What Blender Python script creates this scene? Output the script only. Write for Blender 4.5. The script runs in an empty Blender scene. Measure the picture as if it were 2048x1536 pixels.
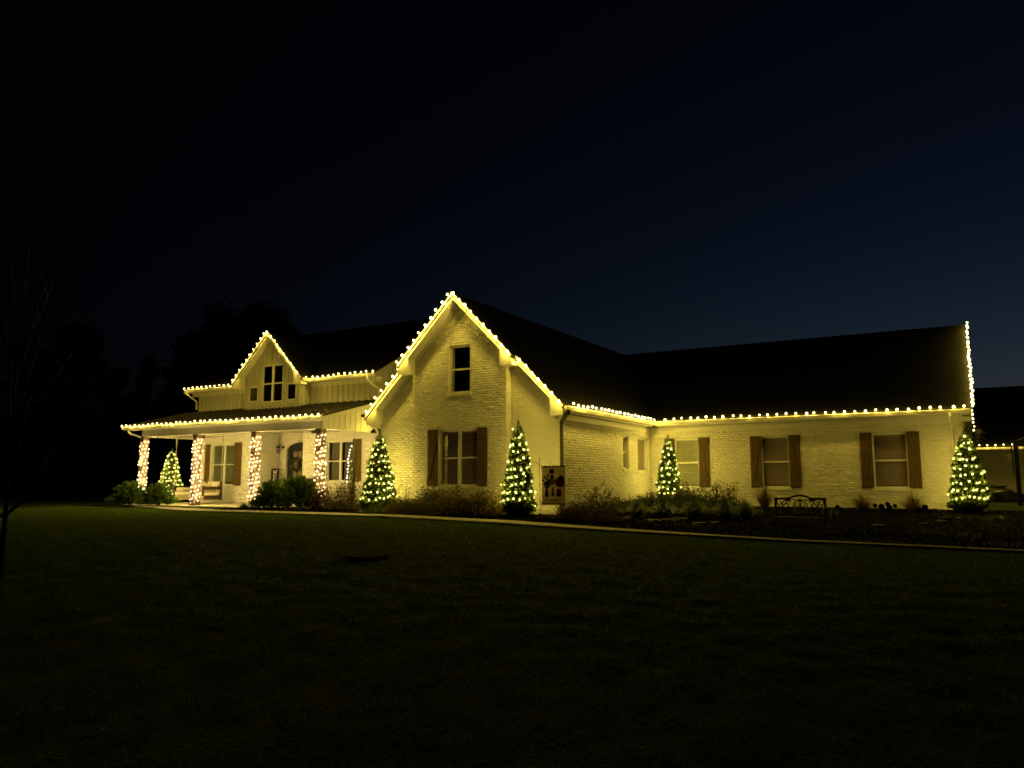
import bpy, math, random
import numpy as np
from mathutils import Vector

random.seed(7)
RNG = np.random.default_rng(11)
SC = bpy.context.scene
COL = SC.collection

# ------------------------------------------------------------------ camera
PITCH, YAW, FPX = math.radians(7.189), math.radians(30.766), 1538.0
CAM = Vector((0.0, 0.0, 0.81))
cam_data = bpy.data.cameras.new('camera')
cam_data.sensor_width = 36.0
cam_data.lens = FPX / 2048.0 * 36.0
cam_data.clip_end = 2000.0
camera = bpy.data.objects.new('camera', cam_data)
camera.location = CAM
camera.rotation_euler = (math.pi / 2 + PITCH, 0.0, YAW)
COL.objects.link(camera)
SC.camera = camera

# ------------------------------------------------------------------ sky (last light of dusk)
world = bpy.data.worlds.new('World')
SC.world = world
world.use_nodes = True
wn = world.node_tree
wn.nodes.clear()
w_out = wn.nodes.new('ShaderNodeOutputWorld')
w_bg = wn.nodes.new('ShaderNodeBackground')
w_sky = wn.nodes.new('ShaderNodeTexSky')
w_sky.sky_type = 'NISHITA'
w_sky.sun_disc = False
w_sky.sun_elevation = math.radians(-6.1)
w_sky.sun_rotation = math.radians(18.0)
w_sky.air_density = 1.0
w_sky.dust_density = 0.6
w_sky.ozone_density = 1.7
w_bg.inputs['Strength'].default_value = 0.15
wn.links.new(w_sky.outputs[0], w_bg.inputs['Color'])
wn.links.new(w_bg.outputs[0], w_out.inputs['Surface'])

# ------------------------------------------------------------------ exposure / render
SC.view_settings.view_transform = 'Standard'
SC.view_settings.look = 'None'
SC.view_settings.exposure = 2.5
SC.view_settings.gamma = 1.0
SC.view_settings.use_curve_mapping = False
SC.render.engine = 'CYCLES'
SC.cycles.use_denoising = True
SC.cycles.use_light_tree = True
SC.cycles.filter_width = 1.7
SC.cycles.max_bounces = 5
SC.cycles.diffuse_bounces = 2
SC.cycles.glossy_bounces = 2
SC.cycles.transparent_max_bounces = 16
SC.cycles.sample_clamp_indirect = 4.0
SC.cycles.caustics_reflective = False
SC.cycles.caustics_refractive = False

ROOF_WATT, MINI_WATT, TREE_WATT = 1.68, .76, .29      # power of one bulb of each kind

# ------------------------------------------------------------------ helpers
WL = {}


def at(u, v, ax, val):
    """point of the place that lies on a plane x/y/z = val, along a line of sight"""
    cy, sy, cp, sp = math.cos(YAW), math.sin(YAW), math.cos(PITCH), math.sin(PITCH)
    R = Vector((cy, sy, 0)); F = Vector((-sy * cp, cy * cp, sp)); U = R.cross(F)
    d = R * ((u - 1024) / FPX) - U * ((v - 768) / FPX) + F
    i = 'xyz'.index(ax)
    return CAM + d * ((val - CAM[i]) / d[i])


def depth_of(x, y):
    return -math.sin(YAW) * x + math.cos(YAW) * y


def sstep(t):
    t = np.clip(t, 0, 1)
    return t * t * (3 - 2 * t)


def ground(x, y):
    x = np.asarray(x, float); y = np.asarray(y, float)
    L = np.interp(x, [-60, -32, -24, -18, -13, -9, -6, -3, 1, 20],
                  [-.40, -.30, -.27, -.17, -.12, -.15, -.24, -.34, -.40, -.50])
    z = L - .56 * sstep((13.0 - y) / 12.0)
    rise = sstep((y - 18.5) / 5.5) * sstep((x + 10.5) / 1.5)
    z = z + (-.06 - L) * rise
    far = sstep((y - 38) / 14)
    z = z * (1 - far) + (-.5) * far
    return z


def gz(x, y):
    return float(ground(x, y))


def link(o, parent=None, world=(0, 0, 0)):
    COL.objects.link(o)
    world = Vector(world)
    if parent is not None:
        o.parent = parent
        o.location = world - WL[parent]
    else:
        o.location = world
    WL[o] = world
    return o


def tag(o, label=None, cat=None, group=None, kind=None):
    if label: o['label'] = label
    if cat: o['category'] = cat
    if group: o['group'] = group
    if kind: o['kind'] = kind
    return o


def thing(name, label, cat, loc, group=None):
    o = bpy.data.objects.new(name, None)
    o.empty_display_size = 0.2
    link(o, None, loc)
    return tag(o, label, cat, group)


class MB:
    def __init__(s):
        s.v = []; s.f = []; s.mi = []; s.cur = 0

    def add(s, vs, fs):
        n = len(s.v)
        s.v.extend([tuple(p) for p in vs])
        for f in fs:
            s.f.append(tuple(i + n for i in f)); s.mi.append(s.cur)
        return s

    def box(s, x0, x1, y0, y1, z0, z1):
        return s.add([(x0, y0, z0), (x1, y0, z0), (x1, y1, z0), (x0, y1, z0),
                      (x0, y0, z1), (x1, y0, z1), (x1, y1, z1), (x0, y1, z1)],
                     [(0, 3, 2, 1), (4, 5, 6, 7), (0, 1, 5, 4), (1, 2, 6, 5), (2, 3, 7, 6), (3, 0, 4, 7)])

    def prism(s, ring, off):
        n = len(ring)
        off = Vector(off)
        a = [Vector(p) for p in ring]; b = [p + off for p in a]
        fs = [tuple(range(n))[::-1], tuple(range(n, 2 * n))]
        for i in range(n):
            j = (i + 1) % n
            fs.append((i, j, n + j, n + i))
        return s.add(a + b, fs)

    def tube(s, pts, r, n=6, r2=None):
        pts = [Vector(p) for p in pts]
        m = len(pts)
        vs = []; fs = []
        prev = None
        for i, p in enumerate(pts):
            t = (pts[min(i + 1, m - 1)] - pts[max(i - 1, 0)])
            if t.length < 1e-9: t = Vector((0, 0, 1))
            t.normalize()
            if prev is None:
                ref = Vector((0, 0, 1)) if abs(t.z) < .9 else Vector((1, 0, 0))
                a = t.cross(ref).normalized()
            else:
                a = (prev - t * prev.dot(t))
                a = a.normalized() if a.length > 1e-6 else t.orthogonal().normalized()
            prev = a
            b = t.cross(a)
            rr = r if r2 is None else r + (r2 - r) * i / max(1, m - 1)
            for k in range(n):
                q = 2 * math.pi * k / n
                vs.append(p + a * (rr * math.cos(q)) + b * (rr * math.sin(q)))
        for i in range(m - 1):
            for k in range(n):
                k2 = (k + 1) % n
                fs.append((i * n + k, i * n + k2, (i + 1) * n + k2, (i + 1) * n + k))
        fs.append(tuple(range(n))[::-1]); fs.append(tuple(range((m - 1) * n, m * n)))
        return s.add(vs, fs)

    def lathe(s, prof, c, n=12, axis='z'):
        vs = []; fs = []
        m = len(prof)
        for (r, h) in prof:
            for k in range(n):
                q = 2 * math.pi * k / n
                if axis == 'z': p = (c[0] + r * math.cos(q), c[1] + r * math.sin(q), c[2] + h)
                elif axis == 'x': p = (c[0] + h, c[1] + r * math.cos(q), c[2] + r * math.sin(q))
                else: p = (c[0] + r * math.cos(q), c[1] + h, c[2] + r * math.sin(q))
                vs.append(p)
        for i in range(m - 1):
            for k in range(n):
                k2 = (k + 1) % n
                fs.append((i * n + k, i * n + k2, (i + 1) * n + k2, (i + 1) * n + k))
        fs.append(tuple(range(n))[::-1]); fs.append(tuple(range((m - 1) * n, m * n)))
        return s.add(vs, fs)

    def build(s, name, mat, parent=None, smooth=False, origin=None):
        a = np.array(s.v, float)
        if origin is None:
            lo = a.min(0); hi = a.max(0)
            origin = ((lo[0] + hi[0]) / 2, (lo[1] + hi[1]) / 2, lo[2])
        me = bpy.data.meshes.new(name)
        me.from_pydata((a - np.array(origin)).tolist(), [], s.f)
        mats = mat if isinstance(mat, (list, tuple)) else [mat]
        for m in mats: me.materials.append(m)
        if len(mats) > 1: me.polygons.foreach_set('material_index', s.mi)
        if smooth: me.polygons.foreach_set('use_smooth', [True] * len(me.polygons))
        me.update()
        return link(bpy.data.objects.new(name, me), parent, origin)


def np_mesh(name, verts, faces, mat, parent=None, origin=None, smooth=False):
    """fast mesh from numpy arrays; faces is (n,3) or (n,4)"""
    verts = np.asarray(verts, np.float64); faces = np.asarray(faces, np.int32)
    if origin is None:
        lo = verts.min(0); hi = verts.max(0)
        origin = ((lo[0] + hi[0]) / 2, (lo[1] + hi[1]) / 2, lo[2])
    me = bpy.data.meshes.new(name)
    n, k = faces.shape
    me.vertices.add(len(verts)); me.vertices.foreach_set('co', (verts - np.array(origin)).ravel())
    me.loops.add(n * k); me.loops.foreach_set('vertex_index', faces.ravel())
    me.polygons.add(n)
    me.polygons.foreach_set('loop_start', np.arange(0, n * k, k, dtype=np.int32))
    me.polygons.foreach_set('loop_total', np.full(n, k, np.int32))
    if smooth: me.polygons.foreach_set('use_smooth', np.ones(n, bool))
    me.materials.append(mat)
    me.update(calc_edges=True)
    return link(bpy.data.objects.new(name, me), parent, origin)


# ------------------------------------------------------------------ materials
def pmat(name, col, rough=.7, spec=.3, noise=None, bump=None, metal=0.0, island=0.0, col2=None, stretch=None, trans=0.0):
    m = bpy.data.materials.new(name); m.use_nodes = True
    nt = m.node_tree; b = nt.nodes['Principled BSDF']
    b.inputs['Base Color'].default_value = (*col, 1)
    b.inputs['Roughness'].default_value = rough
    b.inputs['Specular IOR Level'].default_value = spec
    b.inputs['Metallic'].default_value = metal
    L = nt.links.new
    tc = nt.nodes.new('ShaderNodeTexCoord')
    vec = tc.outputs['Object']
    if stretch:
        mp = nt.nodes.new('ShaderNodeMapping'); mp.inputs['Scale'].default_value = stretch
        L(vec, mp.inputs['Vector']); vec = mp.outputs['Vector']
    last = None
    if noise:
        sc, amt = noise
        nz = nt.nodes.new('ShaderNodeTexNoise'); nz.inputs['Scale'].default_value = sc
        nz.inputs['Detail'].default_value = 6; L(vec, nz.inputs['Vector'])
        rp = nt.nodes.new('ShaderNodeValToRGB')
        c2 = col2 or tuple(c * (1 - amt) for c in col)
        rp.color_ramp.elements[0].position = .3; rp.color_ramp.elements[1].position = .7
        rp.color_ramp.elements[0].color = (*c2, 1); rp.color_ramp.elements[1].color = (*col, 1)
        L(nz.outputs['Fac'], rp.inputs['Fac']); last = rp.outputs['Color']
    if island:
        g = nt.nodes.new('ShaderNodeNewGeometry')
        mr = nt.nodes.new('ShaderNodeMapRange')
        mr.inputs['To Min'].default_value = 1 - island; mr.inputs['To Max'].default_value = 1 + island
        L(g.outputs['Random Per Island'], mr.inputs['Value'])
        hsv = nt.nodes.new('ShaderNodeHueSaturation')
        if last is not None: L(last, hsv.inputs['Color'])
        else: hsv.inputs['Color'].default_value = (*col, 1)
        L(mr.outputs['Result'], hsv.inputs['Value']); last = hsv.outputs['Color']
    if last is not None: L(last, b.inputs['Base Color'])
    if bump:
        sc, st, dist = bump
        nb = nt.nodes.new('ShaderNodeTexNoise'); nb.inputs['Scale'].default_value = sc
        nb.inputs['Detail'].default_value = 4; L(vec, nb.inputs['Vector'])
        bp = nt.nodes.new('ShaderNodeBump'); bp.inputs['Strength'].default_value = st
        bp.inputs['Distance'].default_value = dist
        L(nb.outputs['Fac'], bp.inputs['Height']); L(bp.outputs['Normal'], b.inputs['Normal'])
    if trans:
        tr = nt.nodes.new('ShaderNodeBsdfTranslucent'); mx = nt.nodes.new('ShaderNodeMixShader')
        mx.inputs['Fac'].default_value = trans
        if last is not None: L(last, tr.inputs['Color'])
        else: tr.inputs['Color'].default_value = (*col, 1)
        L(b.outputs[0], mx.inputs[1]); L(tr.outputs[0], mx.inputs[2])
        L(mx.outputs[0], nt.nodes['Material Output'].inputs['Surface'])
    return m


def emat(name, col, strength):
    m = bpy.data.materials.new(name); m.use_nodes = True
    nt = m.node_tree; nt.nodes.clear()
    o = nt.nodes.new('ShaderNodeOutputMaterial'); e = nt.nodes.new('ShaderNodeEmission')
    e.inputs['Color'].default_value = (*col, 1); e.inputs['Strength'].default_value = strength
    nt.links.new(e.outputs[0], o.inputs['Surface'])
    return m


def glow_mat(name, col, strength):
    """clear glowing glass: adds light, lets light through"""
    m = emat(name, col, strength); nt = m.node_tree
    e = [n for n in nt.nodes if n.type == 'EMISSION'][0]; o = [n for n in nt.nodes if n.type == 'OUTPUT_MATERIAL'][0]
    t = nt.nodes.new('ShaderNodeBsdfTransparent'); a = nt.nodes.new('ShaderNodeAddShader')
    nt.links.new(t.outputs[0], a.inputs[0]); nt.links.new(e.outputs[0], a.inputs[1]); nt.links.new(a.outputs[0], o.inputs['Surface'])
    m.cycles.emission_sampling = 'NONE'
    return m


def glass_mat(name, tint=(.9, .92, .9), base=.08):
    m = bpy.data.materials.new(name); m.use_nodes = True
    nt = m.node_tree; nt.nodes.clear()
    o = nt.nodes.new('ShaderNodeOutputMaterial'); t = nt.nodes.new('ShaderNodeBsdfTransparent')
    g = nt.nodes.new('ShaderNodeBsdfGlossy'); mx = nt.nodes.new('ShaderNodeMixShader')
    lw = nt.nodes.new('ShaderNodeLayerWeight'); lw.inputs['Blend'].default_value = .5
    pw = nt.nodes.new('ShaderNodeMath'); pw.operation = 'POWER'; pw.inputs[1].default_value = 5.0
    fr = nt.nodes.new('ShaderNodeMath'); fr.operation = 'MULTIPLY_ADD'; fr.inputs[1].default_value = .96; fr.inputs[2].default_value = .04
    nt.links.new(lw.outputs['Facing'], pw.inputs[0]); nt.links.new(pw.outputs[0], fr.inputs[0])
    t.inputs['Color'].default_value = (*tint, 1); g.inputs['Roughness'].default_value = .02
    nt.links.new(fr.outputs[0], mx.inputs['Fac']); nt.links.new(t.outputs[0], mx.inputs[1])
    nt.links.new(g.outputs[0], mx.inputs[2]); nt.links.new(mx.outputs[0], o.inputs['Surface'])
    return m


M = {}
M['brick'] = pmat('painted_brick', (.74, .71, .60), .8, .12, noise=(9, .16), bump=(45, .5, .006))
M['mortar'] = pmat('painted_mortar', (.64, .61, .53), .75, .2, noise=(12, .2), bump=(60, .5, .005))
M['trim'] = pmat('white_trim_paint', (.64, .62, .55), .45, .4, noise=(3, .06))
M['siding'] = pmat('pale_siding_paint', (.46, .44, .39), .55, .3, noise=(4, .1), stretch=(1, 1, .2))
M['roof'] = pmat('dark_shingle', (.007, .0065, .006), .95, .05, noise=(6, .4), bump=(30, .6, .02))
M['metal'] = pmat('dark_bronze_metal_roof', (.035, .028, .024), .42, .4, metal=.3, noise=(2, .25))
M['gutter'] = pmat('gutter_enamel', (.62, .58, .50), .35, .5, noise=(5, .1))
M['bronze'] = pmat('bronze_downspout_enamel', (.10, .075, .040), .45, .4, noise=(5, .2))
M['cedar'] = pmat('stained_cedar', (.140, .086, .025), .65, .15, noise=(6, .6), bump=(14, .5, .005), stretch=(9, 9, .7))
M['post'] = pmat('stained_post_wood', (.125, .075, .042), .6, .3, noise=(5, .5), bump=(14, .4, .004), stretch=(8, 8, .6))
M['vinyl'] = pmat('window_vinyl', (.72, .70, .64), .4, .4, noise=(8, .06))
M['blind'] = pmat('blind_slat', (.50, .36, .33), .6, .2, noise=(10, .1))
M['blind_cream'] = pmat('cream_blind', (.58, .54, .38), .6, .2, noise=(10, .1))
M['blind_green'] = pmat('olive_blind', (.30, .29, .15), .6, .2, noise=(10, .1))
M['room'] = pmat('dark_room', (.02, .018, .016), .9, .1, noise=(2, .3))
M['curtain'] = pmat('grey_curtain', (.30, .25, .20), .8, .1, noise=(3, .2))
M['glass'] = glass_mat('window_glass')
M['frosted'] = pmat('frosted_door_glass', (.30, .20, .17), .35, .5, noise=(5, .25))
M['black'] = pmat('black_paint', (.009, .008, .007), .5, .4, noise=(6, .3))
M['iron'] = pmat('black_iron', (.005, .0045, .004), .55, .25, noise=(20, .3), bump=(40, .3, .003))
M['concrete'] = pmat('concrete', (.52, .47, .37), .85, .2, noise=(5, .28), bump=(30, .5, .006))
M['stone'] = pmat('flagstone', (.32, .28, .22), .85, .2, noise=(4, .4), bump=(12, .6, .02))
M['mulch'] = pmat('bark_mulch', (.008, .005, .0035), .95, .02, noise=(18, .6), bump=(25, 1.0, .05))
M['chip'] = pmat('bark_chip', (.013, .008, .005), .9, .02, island=.6)
M['lawn'] = pmat('turf', (.058, .118, .012), .95, .05, noise=(2.2, .3), bump=(30, .8, .03), col2=(.082, .094, .014))
M['blade'] = pmat('grass_blade', (.125, .190, .026), .8, .1, island=.4, trans=.28)
M['leaf'] = pmat('evergreen_leaf', (.085, .130, .020), .55, .3, island=.5, trans=.25)
M['juniper'] = pmat('juniper_leaf', (.085, .15, .028), .6, .3, island=.5, trans=.35)
M['olive'] = pmat('olive_leaf', (.15, .125, .040), .6, .3, island=.55, trans=.25)
M['gloss_leaf'] = pmat('glossy_leaf', (.06, .065, .024), .35, .5, island=.5, trans=.15)
M['red_leaf'] = pmat('reddish_leaf', (.095, .050, .022), .6, .2, island=.6, trans=.2)
M['strap'] = pmat('strap_leaf', (.042, .080, .017), .5, .3, island=.5, trans=.2)
M['straw'] = pmat('dry_grass_blade', (.16, .115, .040), .7, .2, island=.5, trans=.2)
M['cover'] = pmat('added_cover_leaf', (.016, .024, .008), .8, .1, island=.5)
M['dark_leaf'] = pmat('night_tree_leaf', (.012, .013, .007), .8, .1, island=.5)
M['bark'] = pmat('bark', (.05, .034, .022), .9, .1, noise=(14, .5), bump=(20, .8, .02), stretch=(3, 3, .6))
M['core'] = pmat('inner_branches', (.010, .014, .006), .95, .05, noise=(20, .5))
M['cushion'] = pmat('cream_cushion', (.60, .54, .40), .85, .2, noise=(6, .1), bump=(60, .2, .002))
M['rope'] = pmat('rope', (.42, .33, .22), .9, .1, noise=(60, .4))
M['swing_wood'] = pmat('swing_dark_wood', (.050, .028, .018), .55, .3, noise=(6, .5), stretch=(1, 6, 6))
M['swing_pale'] = pmat('swing_apron_paint', (.36, .29, .16), .6, .3, noise=(5, .2))
M['cord'] = pmat('green_cord', (.012, .03, .012), .6, .3, noise=(40, .3))
M['flag'] = pmat('flag_cloth', (.60, .54, .42), .9, .1, noise=(4, .12), trans=.5)
M['flag_red'] = pmat('flag_red_print', (.55, .02, .015), .9, .1, noise=(9, .4), trans=.5)
M['flag_maroon'] = pmat('flag_maroon_print', (.10, .015, .018), .9, .1, noise=(9, .3), trans=.5)
M['flag_navy'] = pmat('flag_navy_print', (.020, .016, .045), .9, .1, noise=(9, .3), trans=.5)
M['flag_green'] = pmat('flag_green_print', (.12, .15, .07), .9, .1, noise=(9, .5), trans=.5)
M['flag_ochre'] = pmat('flag_ochre_print', (.42, .30, .12), .9, .1, noise=(9, .4), trans=.5)
M['white_letter'] = pmat('white_letter_paint', (.75, .70, .62), .6, .3, noise=(9, .1))
M['sign_black'] = pmat('sign_board', (.020, .016, .014), .7, .2, noise=(9, .3))
M['car'] = pmat('dark_car_paint', (.020, .017, .014), .18, .6, noise=(2, .2))
M['tyre'] = pmat('tyre_rubber', (.015, .015, .015), .85, .2, noise=(30, .3))
M['chrome'] = pmat('bright_metal', (.6, .58, .55), .15, .5, metal=1.0, noise=(4, .1))
M['roof_bulb'] = glow_mat('warm_yellow_bulb', (1.0, .80, .28), .95)
M['mini_bulb'] = glow_mat('warm_white_mini_bulb', (1.0, .84, .54), .9)
M['tree_bulb'] = glow_mat('soft_yellow_mini_bulb', (1.0, .82, .22), .75)
M['blue_flower'] = pmat('seed_head', (.014, .011, .010), .9, .1, noise=(30, .4))


# ------------------------------------------------------------------ ground, beds, walk
def lawn_relief(x, y):
    rng = np.random.default_rng(5)
    h = np.zeros_like(x)
    for k in range(26):
        a = rng.uniform(0, 2 * math.pi); w = rng.uniform(.22, .95)
        h += (.0022 + .0030 * w) * np.sin(2 * math.pi * (x * math.cos(a) + y * math.sin(a)) / w + rng.uniform(0, 6.28)) * .5
    return h


def axis_grid(dense0, dense1, step, lo, hi, grow=1.35):
    a = list(np.arange(dense0, dense1 + 1e-6, step))
    s = step; p = dense0
    left = []
    while p > lo:
        s *= grow; p -= s; left.append(p)
    s = step; p = a[-1]; right = []
    while p < hi:
        s *= grow; p += s; right.append(p)
    return np.array(left[::-1] + a + right)


gx = axis_grid(-32, 3.5, .095, -420, 420); gy = axis_grid(7.0, 20.6, .075, -420, 600, 1.25)
GX, GY = np.meshgrid(gx, gy)
GZ = ground(GX, GY)
near = sstep((23 - GY) / 3) * sstep((GX + 60) / 20) * sstep((30 - GX) / 15)
GZ = GZ + lawn_relief(GX, GY) * near
nx, ny = len(gx), len(gy)
ii, jj = np.meshgrid(np.arange(nx - 1), np.arange(ny - 1))
q = (jj * nx + ii).ravel()
lawn = np_mesh('lawn', np.stack([GX.ravel(), GY.ravel(), GZ.ravel()], 1),
               np.stack([q, q + 1, q + nx + 1, q + nx], 1), M['lawn'], origin=(0, 0, 0), smooth=True)
tag(lawn, 'dark mown lawn falling from the house to the viewer', kind='structure')

# curved concrete walk between lawn and beds: far edge / near edge
WALK = [(-34.0, 20.35, .10), (-31.2, 20.35, .12), (-28.6, 20.1, .7), (-25.0, 19.0, 1.0), (-21.5, 18.0, 1.0), (-17.5, 16.9, .95), (-14.2, 16.3, .9),
        (-11.0, 15.75, .85), (-8.4, 15.35, .75), (-6.3, 15.2, .55), (-4.6, 15.3, .36), (-2.5, 15.5, .25), (0.0, 15.7, .18), (3.0, 16.0, .18), (6.0, 16.2, .18)]
wx = np.array([p[0] for p in WALK]); wy = np.array([p[1] for p in WALK]); ww = np.array([p[2] for p in WALK])


def walk_far(x): return np.interp(x, wx, wy)
def walk_near(x): return np.interp(x, wx, wy - ww)


walk = thing('walkway', 'pale concrete walk curving along the planting beds', 'walkway', (-12, 16, gz(-12, 16)))
walk['kind'] = 'structure'
del walk['category']
edges = np.arange(-31.2, 6.01, 1.55)
for i in range(len(edges) - 1):
    a, b = edges[i] + .008, edges[i + 1] - .008
    xs = np.linspace(a, b, 5); mb = MB()
    vs = []; fs = []
    for k, x in enumerate(xs):
        yf, yn = float(walk_far(x)), float(walk_near(x)); z = gz(x, yf) + .055
        vs += [(x, yn, z), (x, yf, z), (x, yf, z - .2), (x, yn, z - .2)]
    for k in range(4):
        o = k * 4
        for e in range(4):
            fs.append((o + e, o + (e + 1) % 4, o + 4 + (e + 1) % 4, o + 4 + e))
    fs += [(0, 1, 2, 3), (16, 17, 18, 19)]
    mb.add(vs, fs).build('slab', M['concrete'], walk)


def bed(name, label, xs, y0f, y1f, mound):
    vs = []; n = len(xs); m = 14
    for x in xs:
        y0, y1 = y0f(x), y1f(x)
        for k in range(m):
            t = k / (m - 1); y = y0 + (y1 - y0) * t
            z = gz(x, y) + .012 + mound * math.sin(math.pi * min(1, t * 1.3) * .5) + random.uniform(0, .015)
            vs.append((x, y, z))
    fs = []
    for i in range(n - 1):
        for k in range(m - 1):
            fs.append((i * m + k, (i + 1) * m + k, (i + 1) * m + k + 1, i * m + k + 1))
    o = np_mesh(name, vs, fs, M['mulch'], smooth=True)
    return tag(o, label, kind='structure')


def ylim_front(x):
    if x < -27.6: return 20.75
    if x < -20.4: return 20.6
    if x < -15.6: return 23.8
    if x < -14.1: return 18.2
    if x < -10.85: return 17.95
    if x < -9.3: return 18.2
    return 24.85


bed('mulch_bed', 'dark mulch bed under the gable and before the wing', np.linspace(-24.5, 2.4, 110), lambda x: float(walk_far(x)) - .01, ylim_front, .06)
bed('mulch_bed', 'dark mulch bed at the far corner of the porch', np.linspace(-34.5, -29.4, 30), lambda x: 19.7 + .1 * math.sin(x), lambda x: 20.7 if x > -32 else 22.5, .05)

# bark chips and grass blades: uncountable ground cover
nch = 16000
cx = RNG.uniform(-24, 2.2, nch)
yf = walk_far(cx) + .05; yl = np.array([ylim_front(x) for x in cx]) - .1
cy_ = yf + (yl - yf) * RNG.random(nch) ** 1.2
cz = ground(cx, cy_) + .03 + .06 * np.sin(np.pi * np.minimum(1, (cy_ - yf) / (yl - yf) * 1.3) * .5)
ang = RNG.uniform(0, 6.28, nch); ln = RNG.uniform(.012, .032, nch); til = RNG.uniform(-.02, .03, nch)
d = np.stack([np.cos(ang) * ln, np.sin(ang) * ln, til], 1); e = np.stack([-np.sin(ang), np.cos(ang), RNG.uniform(-.5, .9, nch)], 1) * .008
p = np.stack([cx, cy_, cz], 1)
o = np_mesh('bark_chips', np.stack([p - d - e, p + d - e, p + d + e, p - d + e], 1).reshape(-1, 3), np.arange(nch * 4).reshape(-1, 4), M['chip'])
tag(o, 'loose bark chips over the planting beds', 'mulch', kind='stuff')

ng = 26000  # leaf layer added to shade the wing bed and turn it darker
qx = RNG.uniform(-9.0, 2.2, ng); lo_ = walk_far(qx) + .25; hi_ = np.full(ng, 24.3)
qy = lo_ + (hi_ - lo_) * RNG.random(ng)
keep = (np.sin(qx * 2.1 + qy * 1.3) + np.sin(qx * .9 - qy * 2.4 + 1.0)) > -.9
qx, qy = qx[keep], qy[keep]; ng = len(qx)
p = np.stack([qx, qy, ground(qx, qy) + .03 + .02 * RNG.random(ng)], 1)
a_ = RNG.normal(0, .7, (ng, 3)) + np.array([0, 0, .9]); a_ /= np.linalg.norm(a_, axis=1, keepdims=True)
s_ = np.cross(a_, RNG.normal(0, 1, (ng, 3))); s_ /= np.linalg.norm(s_, axis=1, keepdims=True)
l_ = RNG.uniform(.03, .085, ng)[:, None]
o = np_mesh('added_ground_cover', np.stack([p, p + a_ * l_ * .45 + s_ * l_ * .22, p + a_ * l_, p + a_ * l_ * .45 - s_ * l_ * .22], 1).reshape(-1, 3), np.arange(ng * 4).reshape(-1, 4), M['cover'])
tag(o, 'low dark ground cover added to darken the wing bed', 'ground cover', kind='stuff')

nb = 420000
bu = RNG.random(nb)
bx = RNG.uniform(-33, 3.5, nb)
top = walk_near(bx) - .0
top = np.where(bx < -31, 20.2, top)
by = top - (RNG.random(nb) ** 1.35) * np.minimum(13.5, top - 2.2)
bz = ground(bx, by) + lawn_relief(bx, by) - .004
ang = RNG.uniform(0, 6.28, nb); hgt = RNG.uniform(.018, .038, nb); edge = np.where(RNG.random(nb) < .02, 1.7, 1.0); hgt = hgt * edge
w = RNG.uniform(.005, .010, nb)
p = np.stack([bx, by, bz], 1); s = np.stack([np.cos(ang) * w, np.sin(ang) * w, np.zeros(nb)], 1)
t = np.stack([RNG.normal(0, .5, nb) * hgt, RNG.normal(0, .5, nb) * hgt, hgt], 1)
o = np_mesh('grass', np.stack([p - s, p + s, p + t], 1).reshape(-1, 3), np.arange(nb * 3).reshape(-1, 3), M['blade'])
tag(o, 'short mown grass blades of the front lawn', 'grass', kind='stuff')

mb = MB(); mb.box(1.2, 16, 20.0, 51.5, -.6, -.25)
dv = mb.build('driveway', M['concrete']); tag(dv, 'concrete driveway leading to the far garage', kind='structure')

# ------------------------------------------------------------------ the house
HB = Vector((-16.0, 24.0, -.2))
house = thing('house', 'white painted brick farmhouse with steep gables and dark roofs', 'house', HB)


def fmap(axis, W):
    if axis == 'Y': return lambda a, d, z: (a, W - d, z)
    return lambda a, d, z: (W + d, a, z)


def wall(name, axis, W, a0, a1, zb, topf, opens=(), breaks=(), mat='mortar', thick=.2):
    f = fmap(axis, W); mb = MB()
    cuts = sorted(set([a0, a1] + [x for o in opens for x in o[:2]] + list(breaks)))
    cuts = [c for c in cuts if a0 - 1e-6 <= c <= a1 + 1e-6]
    for p, q in zip(cuts[:-1], cuts[1:]):
        m = (p + q) / 2; z = zb
        for (oa, ob, oz0, oz1) in sorted([o for o in opens if o[0] <= m <= o[1]], key=lambda o: o[2]):
            if oz0 > z:
                r = [f(p, 0, z), f(q, 0, z), f(q, 0, oz0), f(p, 0, oz0)]
                mb.prism(r, Vector(f(p, -thick, z)) - Vector(f(p, 0, z)))
            z = oz1
        if topf(p) > z or topf(q) > z:
            r = [f(p, 0, z), f(q, 0, z), f(q, 0, max(z + .001, topf(q))), f(p, 0, max(z + .001, topf(p)))]
            mb.prism(r, Vector(f(p, -thick, z)) - Vector(f(p, 0, z)))
    return mb.build(name, M[mat], house)


# --- bricks: unit template (a in +-.5, d 0..1, z +-.5), pillow front
TQ = np.array([(-.5, 0, -.5), (.5, 0, -.5), (.5, 0, .5), (-.5, 0, .5),
               (-.5, .6, -.5), (.5, .6, -.5), (.5, .6, .5), (-.5, .6, .5),
               (-.465, 1, -.40), (.465, 1, -.40), (.465, 1, .40), (-.465, 1, .40)], float)
TF = np.array([(0, 1, 5, 4), (1, 2, 6, 5), (2, 3, 7, 6), (3, 0, 4, 7), (4, 5, 9, 8), (5, 6, 10, 9), (6, 7, 11, 10), (7, 4, 8, 11), (8, 9, 10, 11)], np.int32)
BRICKS = []   # (wall object, axis, W, a, z, len, height)


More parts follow.
